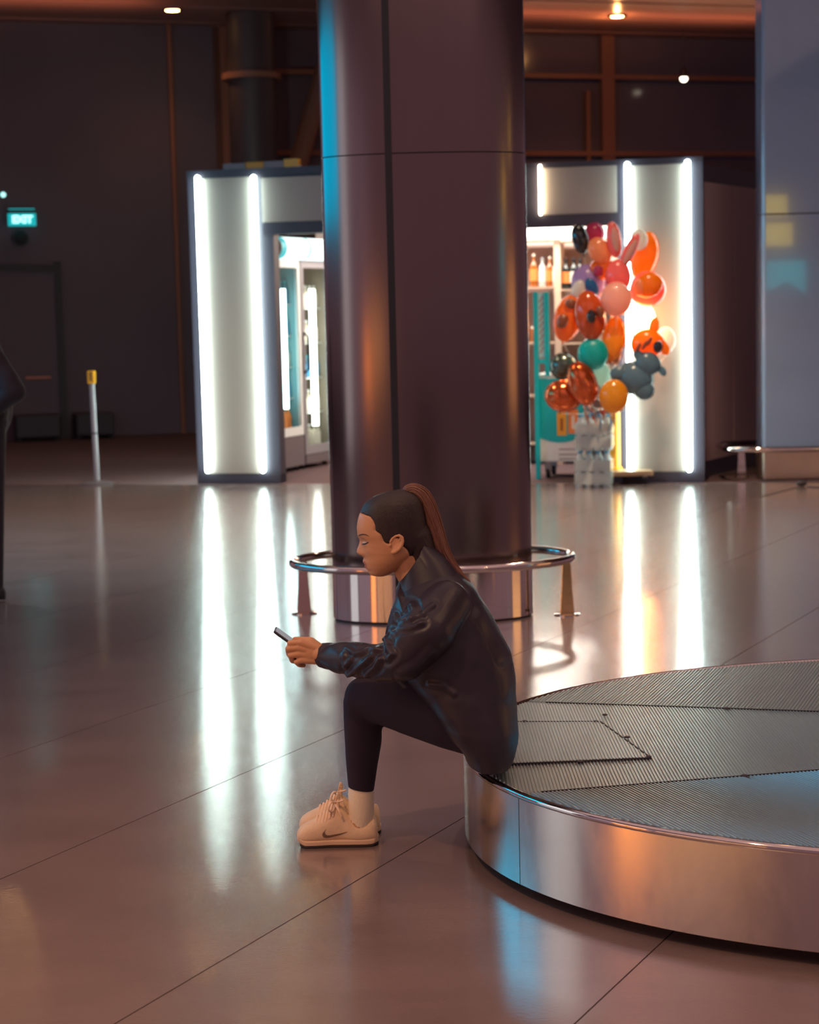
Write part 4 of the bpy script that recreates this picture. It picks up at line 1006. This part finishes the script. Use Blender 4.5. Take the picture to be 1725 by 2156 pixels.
# ears
for sg in (-1, 1):
    ey = YH + sg*.0735
    c = [(834, 1128), (841, 1126.5), (847, 1131), (848.5, 1139), (846, 1148), (840, 1156), (833, 1162), (827, 1163)]
    body.chain([q3(x, y, ey) + Vector((0, sg*(.010 if i < 6 else .004), 0)) for i, (x, y) in enumerate(c)], [.0035, .0045, .005, .005, .005, .005, .006, .0055], 10)
    body.chain([q3(822, 1141, ey), q3(826, 1134, ey) , q3(834, 1128, ey)], [.004, .004, .0035], 8)
    body.chain([q3(840, 1135, ey) + Vector((0, sg*.006, 0)), q3(841, 1146, ey) + Vector((0, sg*.006, 0)), q3(832, 1155, ey) + Vector((0, sg*.003, 0))], [.0035, .004, .0045], 8)
    body.ball(q3(834, 1145, ey - sg*.004), (.016, .006, .026), 16, 10)
    body.ball(q3(822, 1148, ey), (.004, .004, .005), 10, 8)
# trunk, arms and legs under the clothes
body.chain([q3(890, 1240, 5.39), q3(925, 1300, 5.38), q3(975, 1420, 5.35), q3(1020, 1530, 5.33)], [.07, .10, .10, .095], 20)
for sg, ys in ((-1, (5.22, 5.17, 5.17, 5.29, 5.38)), (1, (5.55, 5.61, 5.62, 5.56, 5.495))):
    body.chain([q3(915, 1262, 5.385 + sg*.05), q3(935, 1276, ys[0] - sg*.03), q3(892, 1338, ys[1]), q3(850, 1388, ys[2]), q3(745, 1390, ys[3]), q3(684, 1381, ys[4])], [.05, .038, .036, .036, .033, .024], 16)
LEG = [(1015, 1536, 5.28, .085), (950, 1512, 5.32, .093), (860, 1482, 5.41, .091), (770, 1468, 5.49, .066)]
SHIN = [(766, 1478, 5.495, .063), (764, 1505, 5.5, .0595), (765, 1560, 5.535, .0575), (762, 1612, 5.565, .049), (761, 1656, 5.58, .0415)]
for dy in (0, .122):
    body.chain([q3(x, y, Y + dy) for x, y, Y, r in LEG + SHIN], [r*.8 for *_, r in LEG + SHIN], 16)
    body.chain([q3(761, 1656, 5.58 + dy), q3(757, 1730, 5.592 + dy), q3(757, 1752, 5.595 + dy), q3(680, 1765, 5.595 + dy)], [.033, .034, .033, .022], 14)
# hands, holding the phone between them
def hand(sg):
    Y = 5.42 + sg*.055; yy = lambda d: Y - sg*d
    W_ = q3(686, 1381, 5.42 + sg*.045)
    kn = [(634, 1353), (629, 1364), (630, 1377), (637, 1389)]
    pip = [(611, 1354), (607, 1366), (612, 1380), (624, 1394)]
    dip = [(611, 1366), (609, 1378), (616, 1391), (630, 1400)]
    tip = [(624, 1371), (623, 1383), (629, 1394), (640, 1401)]
    rr = [.0092, .0095, .009, .008]
    body.chain([q3(700, 1382, 5.42 + sg*.05), W_, q3(672, 1378, Y)], [.024, .0235, .022], 18)
    for i in range(4):
        K_ = q3(*kn[i], Y)
        body.chain([q3(676, 1369 + 7*i, yy(.004)), K_], [.0145, .0118], 14)
        body.chain([K_, q3(*pip[i], yy(.004)), q3(*dip[i], yy(.026)), q3(*tip[i], yy(.046))], [.0108, rr[i], rr[i]*.92, rr[i]*.82], 14)
    body.ball(q3(655, 1377, Y), (.030, .013, .026), 18, 12)
    body.chain([q3(674, 1366, yy(.008)), q3(655, 1350, yy(.014)), q3(638, 1347.5, yy(.022)), q3(621, 1346, yy(.034))], [.0155, .0125, .0100, .0078], 14)
hand(-1); hand(1)
bme = remesh(body, .0024, 2, .5)
for m_ in ('skin', 'lips'): bme.materials.append(MT[m_])
for p in bme.polygons:
    c = p.center; px, py = proj((c.x, YH, c.z)); lat = abs(c.y - YH)
    if px < 780 and lat < .021*(1 - ((px - 764)/22)**2 if px > 764 else 1):
        up, lo = 1179.5 + lat*90, 1197 - lat*200
        if up < py < lo and px < interp([(1178, 770), (1188, 776), (1198, 775)], py): p.material_index = 1
woman = link('person', bme)
tag(woman, 'seated woman in black jacket and leggings with a high ponytail, looking down at a phone', 'person')
bvh = BVHTree.FromPolygons([v.co for v in bme.vertices], [p.vertices for p in bme.polygons])
def hit(px, py, tree=None, lift=0.0):
    d = ray(px, py); r_ = (tree or bvh).ray_cast(CAM, d)
    return (r_[0] if r_[0] is not None else q3(px, py, YH)) - d*lift
# brow, lashes
m = MB(); m.tube([hit(755.5, 1128.5), hit(759, 1126), hit(765, 1124.8), hit(771, 1126), hit(777, 1129)], [.0016, .0026, .0028, .0022, .0010], 8, flat=.6); m.build('eyebrow', 'hair', woman, True)
m = MB(); m.tube([hit(763.5, 1145), hit(767, 1145.6), hit(771, 1144.6), hit(776, 1141.6)], [.0014, .0024, .0025, .0012], 8)
for i in range(7):
    x = 763.5 + i*1.5; y = 1145.4 - .25*i*(i > 3); a = hit(x, y); m.tube([a, a + Vector((-.0045, -.001, -.0035))], [.0005, .0001], 5)
m.build('eyelashes', 'black', woman, True)
# hair cap and ponytail
hm = MB(); head_mesh(hm, True, [1031, 1032.5, 1034] + [1036 + 2.5*i for i in range(62)], 96)
hm.chain([q3(872, 1130, YH), q3(884, 1165, YH), q3(893, 1200, YH)], [.060, .0545, .050], 28)
hme = remesh(hm, .0028, 5, .5); hme.materials.append(MT['hair']); hair = link('hair', hme, woman)
for v in hair.data.vertices:   # combed back towards the tie: fine long ridges
    px, py = proj((v.co.x, YH, v.co.z)); a = math.atan2(py - 1040, px - 853)
    v.co += (v.co - q3(835, 1105, YH)).normalized()*.0004*math.sin(a*110)*(1 if px > hairline(py) + 4 else 0)
path = [(850, 1042, 7), (860, 1033, 11), (873, 1032, 13.5), (888, 1042, 16), (898, 1060, 18), (906, 1085, 20), (914, 1112, 20), (923, 1142, 19), (934, 1170, 17.5), (952, 1196, 14), (972, 1214, 9), (990, 1227, 3)]
def dense(pl, k=4):
    out = []
    for i in range(len(pl) - 1):
        p0, p1, p2, p3 = pl[max(i - 1, 0)], pl[i], pl[i + 1], pl[min(i + 2, len(pl) - 1)]
        for j in range(k):
            t = j/k; out.append(tuple(.5*((2*b) + (c - a)*t + (2*a - 5*b + 4*c - d)*t*t + (3*b - a - 3*c + d)*t**3) for a, b, c, d in zip(p0, p1, p2, p3)))
    return out + [pl[-1]]
dp = dense(path)
pm = MB(); pm.tube([q3(x, y, YH) for x, y, r in dp], [r*.00144*.93 for *_, r in dp], 20, up=(0, 1, 0))
rnd = random.Random(5)
for k in range(70):
    a = rnd.uniform(0, 2*math.pi); rad = rnd.uniform(.72, 1.0); e0 = rnd.randint(0, 2); e1 = len(dp) - rnd.randint(0, 9)
    pts, rd = [], []
    for i in range(e0, e1):
        x, y, r = dp[i]; x2, y2, _ = dp[min(i + 1, len(dp) - 1)]; x1, y1, _ = dp[max(i - 1, 0)]
        tx, ty = x2 - x1, y2 - y1; L = math.hypot(tx, ty) or 1; nx, ny = -ty/L, tx/L
        ww = a + .25*math.sin(i*.15 + k); P = q3(x + nx*r*rad*math.cos(ww), y + ny*r*rad*math.cos(ww), YH); P.y += r*.00144*rad*math.sin(ww); pts.append(P)
        rd.append(.0028*(1 - .6*(i - e0)/(e1 - e0)) + .0004)
    pm.tube(pts, rd, 6)
pt = pm.build('ponytail', 'hair_tail', hair, True)
m = MB(); m.tube([q3(x, y, YH) for x, y in ((848, 1044), (855, 1037), (860, 1034))], [.013, .0165, .015], 16); m.build('hair_tie', 'black', hair, True)

# jacket
def jring(f, b, Yc, w, n=48, e=2.3, tilt=0.0):
    cx, cy, hx, hy = (f[0] + b[0])/2, (f[1] + b[1])/2, (b[0] - f[0])/2, (b[1] - f[1])/2; out = []
    for j in range(n):
        t = 2*math.pi*j/n; c = math.copysign(abs(math.cos(t))**(2/e), math.cos(t)); s_ = math.copysign(abs(math.sin(t))**(2/e), math.sin(t))
        P = q3(cx + hx*c, cy + hy*c, Yc); P.y += w*s_; out.append(P)
    return out
jk = MB()
jk.loft(list(reversed([jring((844, 1230), (936, 1178), 5.395, .080), jring((834, 1256), (962, 1204), 5.39, .120), jring((824, 1286), (1000, 1236), 5.385, .185), jring((815, 1320), (1028, 1278), 5.38, .205), jring((812, 1350), (1053, 1325), 5.375, .205),
         jring((828, 1392), (1075, 1372), 5.365, .20), jring((862, 1432), (1085, 1425), 5.355, .20), jring((895, 1475), (1090, 1478), 5.345, .205), jring((925, 1518), (1092, 1522), 5.335, .205), jring((955, 1556), (1088, 1556), 5.33, .20), jring((975, 1580), (1082, 1580), 5.33, .195), jring((984, 1598), (1074, 1598), 5.33, .185)])))
SL = {-1: [(942, 1272, 5.24, .070), (900, 1330, 5.17, .080), (852, 1386, 5.16, .068), (802, 1395, 5.21, .056), (748, 1391, 5.29, .053), (716, 1386, 5.335, .048), (692, 1381, 5.365, .037)],
      1: [(938, 1266, 5.54, .078), (900, 1330, 5.61, .080), (852, 1384, 5.62, .066), (802, 1392, 5.6, .054), (748, 1386, 5.555, .047), (716, 1382, 5.525, .042), (692, 1379, 5.5, .036)]}
for sg, L in SL.items(): jk.chain([q3(x, y, Y) for x, y, Y, r in L], [r for *_, r in L], 24)
FOLDS = [([(733, 1366), (745, 1376), (758, 1374), (775, 1368), (796, 1365)], .009, 4.5), ([(733, 1421), (752, 1408), (770, 1393), (790, 1371)], .009, 5), ([(727, 1364), (722, 1385), (727, 1409)], .005, 4), ([(738, 1386), (729, 1402)], .006, 4),
         ([(772, 1420), (790, 1405), (799, 1388)], .011, 6), ([(812, 1346), (818, 1366), (826, 1378), (816, 1388)], .011, 5), ([(820, 1341), (833, 1326), (860, 1320), (888, 1311)], .009, 5.5), ([(840, 1313), (862, 1304), (873, 1287), (868, 1274)], .011, 6),
         ([(868, 1304), (890, 1291), (912, 1274)], .007, 5), ([(814, 1348), (822, 1325), (832, 1296)], .008, 4.5), ([(905, 1441), (935, 1445), (956, 1461)], .006, 5), ([(845, 1420), (880, 1400), (905, 1372)], .005, 8), ([(1010, 1290), (1040, 1335), (1060, 1390)], .002, 9)]
jme = remesh(jk, .0042, 7, .5)
for v, nrm_ in zip(jme.vertices, [v.normal.copy() for v in jme.vertices]):
    p = v.co; n1 = noise.noise(Vector((p.x*11, p.y*5, p.z*11))); n2 = noise.noise(Vector((p.x*26 + 3, p.y*14, p.z*26)))
    v.co += nrm_*(.0050*n1 + .0018*n2)
    if p.y < 5.35:      # the near side: creases of sleeve, elbow, chest and pocket
        px, py = proj(p)
        for pl, amp, sg_ in FOLDS:
            best = 1e9
            for (ax_, ay_), (bx_, by_) in zip(pl, pl[1:]):
                if not (min(ax_, bx_) - 20 < px < max(ax_, bx_) + 20 and min(ay_, by_) - 20 < py < max(ay_, by_) + 20): continue
                ux, uy = bx_ - ax_, by_ - ay_; tt = max(0, min(1, ((px - ax_)*ux + (py - ay_)*uy)/(ux*ux + uy*uy)))
                best = min(best, math.hypot(px - ax_ - ux*tt, py - ay_ - uy*tt))
            if best < 20: v.co += nrm_*amp*.8*(math.exp(-(best/sg_)**2) - .45*math.exp(-((best - sg_*2.1)/sg_)**2))
    if v.co.z < .314 and v.co.x > .15: v.co.z = .314
jme.materials.append(MT['leather'])
jacket = link('jacket', jme, woman)
def ringband(px0, py0, Y0_, r0_, px1, py1, Y1, r1):
    m = MB(); m.tube([q3(px0, py0, Y0_), q3(lerp(px0, px1, .05), lerp(py0, py1, .05), lerp(Y0_, Y1, .05)), q3(lerp(px0, px1, .5), lerp(py0, py1, .5), lerp(Y0_, Y1, .5)), q3(lerp(px0, px1, .95), lerp(py0, py1, .95), lerp(Y0_, Y1, .95)), q3(px1, py1, Y1)], [r0_*.9, r0_, r0_*1.02, r1, r1*.93], 24); return m
ringband(704, 1383, 5.352, .0385, 677, 1380.5, 5.382, .0355).build('cuff', 'cuff', jacket, True)
ringband(704, 1381, 5.512, .0385, 677, 1378.5, 5.486, .0355).build('cuff', 'cuff', jacket, True)
# stand-up collar, its front corner turned out
cl = MB()
low, top = jring((833, 1262), (962, 1202), 5.392, .112, 64), jring((842, 1222), (902, 1138), 5.398, .072, 64)
mid_ = jring((834, 1240), (936, 1168), 5.395, .092, 64)
in_t = jring((848, 1222), (900, 1132), 5.398, .066, 64); in_l = jring((846, 1250), (945, 1205), 5.393, .085, 64)
cl.loft([low, mid_, top, in_t, in_l], cap=True)
co = cl.build('collar', 'leather', jacket, True)
m = MB(); m.slab([hit(846, 1219, None, .0), q3(836, 1250, 5.315), q3(848, 1290, 5.255), q3(866, 1262, 5.28)], (0, -.006, 0)); bevel(m.build('collar_flap', 'leather', jacket), .003)

# leggings
lg = MB()
for dy in (0, .122):
    lg.chain([q3(x, y, Y + dy) for x, y, Y, r in LEG], [r for *_, r in LEG], 24); lg.chain([q3(x, y, Y + dy) for x, y, Y, r in SHIN], [r for *_, r in SHIN], 24)
lg.ball(q3(1020, 1515, 5.34), (.085, .16, .10), 24, 14)
lme = remesh(lg, .006, 4, .5); lme.materials.append(MT['leggings'])
for v in lme.vertices:
    if v.co.z < .312 and v.co.x > .14: v.co.z = .312
bm = bmesh.new(); bm.from_mesh(lme)     # hems cut straight above the socks
for dy in (0,):
    a = q3(733, 1655, 5.58); b = q3(790, 1664, 5.58); d = (b - a).normalized(); nn = Vector((d.z, 0, -d.x))
    if nn.z > 0: nn = -nn
    r_ = bmesh.ops.bisect_plane(bm, geom=bm.verts[:] + bm.edges[:] + bm.faces[:], plane_co=a, plane_no=nn, clear_outer=True)
    ed = [e for e in r_['geom_cut'] if isinstance(e, bmesh.types.BMEdge)]
    bmesh.ops.holes_fill(bm, edges=ed, sides=0)
bm.to_mesh(lme); bm.free(); lme.polygons.foreach_set('use_smooth', [True]*len(lme.polygons))
link('leggings', lme, woman)

# socks and sneakers
def sneaker(dy, near, sx=0):
    Yc = 5.595 + dy
    xh, xt = q3(795, 1775, Yc).x, q3(624, 1765, Yc).x; L = xh - xt
    s_ = MB(); s_.tube([q3(761 , 1640, 5.58 + dy), q3(760.5, 1670, 5.582 + dy), q3(761, 1705, 5.59 + dy), q3(760, 1730, 5.595 + dy), q3(759, 1752, 5.595 + dy)], [.0385, .0405, .0405, .038, .028], 24)
    s_.build('sock', 'sock', woman, True)
    t = thing('sneaker', (0, 0, 0)); t.parent = woman
    px2x = lambda px: q3(px + sx, 1750, Yc).x
    # rows: px, half width, top height, collar dip
    secs = [(796, .020, .050), (794, .030, .080), (789, .036, .096), (780, .040, .090), (770, .0425, .078), (758, .0435, .072), (746, .043, .080), (736, .041, .096), (728, .038, .112), (720, .037, .124), (712, .037, .130), (702, .038, .124), (690, .040, .110), (677, .042, .096), (664, .0435, .085), (650, .044, .075), (640, .042, .067), (632, .037, .058), (627, .028, .048), (624.5, .014, .038)]
    rings = []
    for px, w, h in secs:
        x = px2x(px); r_ = []; z0 = .014 + (.012*smooth((640 - px)/16))
        for j in range(28):
            a = 2*math.pi*j/28; c, sn_ = math.cos(a), math.sin(a)
            wz = w*(1.0 if sn_ < 0 else 1 - .30*sn_**2*smooth((h - .05)/.05))
            r_.append(Vector((x, Yc + wz*math.copysign(abs(c)**.8, c), z0 + (h - z0)*(.38 + (.62*math.copysign(abs(sn_)**.85, sn_) if sn_ > 0 else .38*math.copysign(abs(sn_)**.7, sn_))))))
        rings.append(r_)
    m = MB(); m.loft(rings); up = m.build('upper', 'shoe', t, True)
    sub = up.modifiers.new('sub', 'SUBSURF'); sub.levels = 1; sub.render_levels = 1
    def sole(z0, z1, grow, name, mname, x0=626, x1=797, lift=0.0):
        n = 40; ring = []
        tabw = [(624, .012), (628, .028), (634, .038), (645, .0445), (665, .0445), (700, .038), (740, .041), (770, .042), (788, .036), (795, .022), (798, .010)]
        xs_ = [x0 + (x1 - x0)*(.5 - .5*math.cos(math.pi*i/n)) for i in range(n + 1)]
        outl = [(px, -1) for px in xs_] + [(px, 1) for px in reversed(xs_)]
        def rg(z, g):
            return [Vector((px2x(px), Yc + sg*(interp(tabw, px) + g), z + lift*smooth((645 - px)/20) + .004*smooth((px - 780)/16))) for px, sg in outl]
        m = MB(); m.loft([rg(z0, grow - .003), rg(z0 + .003, grow), rg(z1 - .004, grow), rg(z1, grow - .004)]); return m.build(name, mname, t, True)
    sole(.0075, .024, .0005, 'midsole', 'midsole', lift=.012); sole(0, .0074, -.001, 'outsole', 'outsole', 632, 797, lift=.010)
    # laces across the instep, tongue, bow
    for i in range(6):
        px = 668 + i*7.6; h = interp([(a, c) for a, b, c in reversed(secs)], px) + .001; w = .021
        pts = [Vector((px2x(px - 3), Yc - .030, h - .030)), Vector((px2x(px), Yc - w, h - .010)), Vector((px2x(px + 2), Yc, h + .004)), Vector((px2x(px + 1), Yc + w, h - .010)), Vector((px2x(px - 3), Yc + .030, h - .030))]
        m = MB(); m.tube([Vector(p) for p in dense([tuple(p) for p in pts], 3)], .0038, 8); m.build('lace', 'lace', t, True)
    m = MB(); m.slab([Vector((px2x(716), Yc - .022, .118)), Vector((px2x(716), Yc + .022, .118)), Vector((px2x(719), Yc + .018, .152)), Vector((px2x(719), Yc - .018, .152))], (-.010, 0, .002)); bevel(m.build('tongue', 'shoe', t), .004)
    for k, (loop) in enumerate((((708, -.004, .134), (700, -.028, .142), (694, -.040, .126), (702, -.034, .114), (709, -.006, .130)), ((709, .0, .134), (713, -.020, .158), (715, -.016, .168), (718, -.006, .150), (709, .002, .134)), ((708, -.01, .132), (716, -.038, .120), (722, -.042, .100)), ((708, .0, .136), (720, -.030, .146), (726, -.034, .150)))):
        m = MB(); m.tube([Vector(p) for p in dense([(px2x(a), Yc + b, c) for a, b, c in loop], 4)], .0042, 8, flat=.7); m.build('lace_bow', 'lace', t, True)
    # opening rim and dark curved mark on the near side
    dgm = bpy.context.evaluated_depsgraph_get(); dgm.update(); mm = bpy.data.meshes.new_from_object(up.evaluated_get(dgm)); mw = WM(up)
    tr = BVHTree.FromPolygons([mw @ v.co for v in mm.vertices], [p.vertices for p in mm.polygons])
    if near:
        def SW(px, py, lift=.0012):
            d = ray(px, py); h_ = tr.ray_cast(CAM, d); return (h_[0] if h_[0] is not None else q3(px, py, Yc - .04)) - d*lift
        topc = [(687, 1746), (684, 1751), (686, 1757), (693, 1759), (705, 1757), (718, 1754.5), (732, 1751)]
        botc = [(687, 1746), (679, 1756), (682, 1763), (691, 1764), (705, 1761), (718, 1757.5), (732, 1751.5)]
        tp_, bp_ = dense(topc, 4), dense(botc, 4); vs, fs = [], []
        for a, b in zip(tp_, bp_): vs += [SW(*a), SW(*b)]
        nv = len(vs); vs += [SW(*a, -.003) for ab in zip(tp_, bp_) for a in ab]
        for i in range(0, nv - 2, 2): fs += [(i, i + 1, i + 3, i + 2), (nv + i, nv + i + 2, nv + i + 3, nv + i + 1), (i, i + 2, nv + i + 2, nv + i), (i + 1, nv + i + 1, nv + i + 3, i + 3)]
        m = MB(); m.add(vs, fs); m.build('side_mark', 'shoe_dark', t)
    return t
sneaker(0, True); sneaker(.122, False, 6)

# phone
p0, p1 = q3(578, 1325, 5.42), q3(655, 1381, 5.42); ax = (p1 - p0); nrm = Vector((-ax.z, 0, ax.x)).normalized(); 
if nrm.z < 0: nrm = -nrm
ph = thing('smartphone', p0.lerp(p1, .5), 'dark smartphone held in both hands of the seated woman', 'phone')
o_ = p0 + Vector((0, -.0365, 0)) - nrm*.004
m = MB(); m.obox(o_, ax, Vector((0, .073, 0)), nrm*.008); bevel(m.build('body', mat('phone_shell', (.02, .02, .03, 1), .3), ph), .0035, 3)
m = MB(); m.obox(o_ + ax*.03 + Vector((0, .004, 0)) + nrm*.0081, ax*.94, Vector((0, .065, 0)), nrm*.0006); m.build('screen', emit('phone_screen', (.55, .65, .75, 1), .25), ph)
m = MB(); m.obox(o_ + ax*.05 + Vector((0, .008, 0)) - nrm*.0018, ax*.16, Vector((0, .022, 0)), nrm*.002); bevel(m.build('camera_bump', 'black', ph), .001)

# ---- the passer-by at the left edge
YP = on_z(0, 1262, 0).y
g = lambda px, py, dy=0.0: on_y(px, py, YP + dy)
pb = MB()
pb.chain([g(-52, 672), g(-47, 705), g(-38, 738)], [.058, .052, .065], 20)
hc_ = g(-55, 655)
pb.ball(hc_ + Vector((0, 0, .02)), (.098, .076, .115), 28, 18); pb.ball(hc_ + Vector((-.045, 0, -.055)), (.055, .055, .065), 20, 14)
pb.chain([hc_ + Vector((-.092, 0, .0)), hc_ + Vector((-.112, 0, -.032))], [.010, .015], 12); pb.chain([hc_ + Vector((-.092, -.016, -.072)), hc_ + Vector((-.092, .016, -.072))], [.011, .011], 10); pb.ball(hc_ + Vector((-.085, 0, -.10)), (.024, .026, .02), 12, 8)
for sg in (-1, 1):
    pb.ball(hc_ + Vector((.005, sg*.078, -.01)), (.02, .008, .032), 12, 8)
pb.chain([g(-38, 740), g(-30, 800), g(-25, 890)], [.10, .10, .10], 18)
arms = {-1: [(-25, 752, -.17, .05), (26, 824, -.21, .042), (-22, 868, -.20, .03)], 1: [(-40, 752, .17, .05), (-85, 835, .21, .042), (-130, 850, .20, .03)]}
for sg, A in arms.items():
    pb.chain([g(-35, 748, sg*.08)] + [g(x, y, d) for x, y, d, r in A], [.06] + [r for *_, r in A], 14)
    x, y, d, r = A[-1]; pb.ball(g(x - 16, y + 10, d), (.045, .018, .035), 14, 10)
    for k in range(4): pb.chain([g(x - 26, y + 4 + 6*k, d), g(x - 40, y + 10 + 6*k, d), g(x - 42, y + 20 + 5*k, d)], [.0105, .0095, .008], 10)
    pb.chain([g(x - 12, y + 2, d - sg*.01), g(x - 24, y - 2, d - sg*.03), g(x - 36, y + 2, d - sg*.035)], [.013, .011, .009], 10)
legs = [[(-20, 895, -.09, .085), (-14, 1065, -.09, .060), (-9, 1235, -.09, .042)], [(-28, 895, .09, .085), (-60, 1060, .09, .060), (-80, 1215, .09, .042)]]
for Lg in legs: pb.chain([g(x, y, d) for x, y, d, r in Lg], [r*.85 for *_, r in Lg], 14)
pme = remesh(pb, .006, 3); pme.materials.append(MT['skin'])
walker = tag(link('person', pme), 'person in dark jacket and trousers walking out of the left edge of the picture', 'person')
m = MB(); m.ball(hc_ + Vector((.012, 0, .035)), (.100, .083, .108), 28, 16, Matrix.Rotation(.35, 3, 'Y')); m.build('hair', 'hair', walker, True)
jb = MB()
jb.chain([g(-38, 742), g(-28, 800), g(-24, 880)], [.115, .135, .135], 24); jb.chain([g(-30, 752, -.15), g(-30, 752, .15)], [.085, .085], 20); jb.chain([g(-26, 870, -.07), g(-26, 870, .07)], [.13, .13], 20); jb.chain([g(-28, 810, -.06), g(-28, 810, .06)], [.13, .13], 20)
for sg, A in arms.items(): jb.chain([g(x, y, d) for x, y, d, r in A[:2]] + [g(lerp(A[1][0], A[2][0], .85), lerp(A[1][1], A[2][1], .85), A[2][2])], [.085, .072, .052], 18)
jm_ = remesh(jb, .010, 3)
for v, nrm_ in zip(jm_.vertices, [v.normal.copy() for v in jm_.vertices]): v.co += nrm_*.012*noise.noise(v.co*9)
jm_.materials.append(MT['dark_cloth']); link('jacket', jm_, walker)
tb_ = MB()
for Lg in legs: tb_.chain([g(x, y, d) for x, y, d, r in Lg], [r*1.08 for *_, r in Lg], 20)
tb_.chain([g(-24, 888, -.07), g(-24, 888, .07)], [.115, .115], 20)
tm_ = remesh(tb_, .009, 3); tm_.materials.append(MT['dark_cloth']); link('trousers', tm_, walker)
for (x, y, d, r), z0 in zip([Lg[-1] for Lg in legs], (0, on_y(-80, 1215, YP + .09).z - .085)):
    a = g(x, y, d); m = MB()
    m.loft([[Vector((a.x + .055 - .27*f, a.y + w*math.cos(2*math.pi*j/16), max(0, z0) + (.012 + (h - .012)*(.5 + .5*math.sin(2*math.pi*j/16))))) for j in range(16)] for f, w, h in ((0, .022, .07), (.06, .036, .10), (.3, .042, .11), (.55, .046, .075), (.8, .048, .058), (.95, .036, .045), (1, .015, .03))])
    m.build('shoe', 'rubber', walker, True)
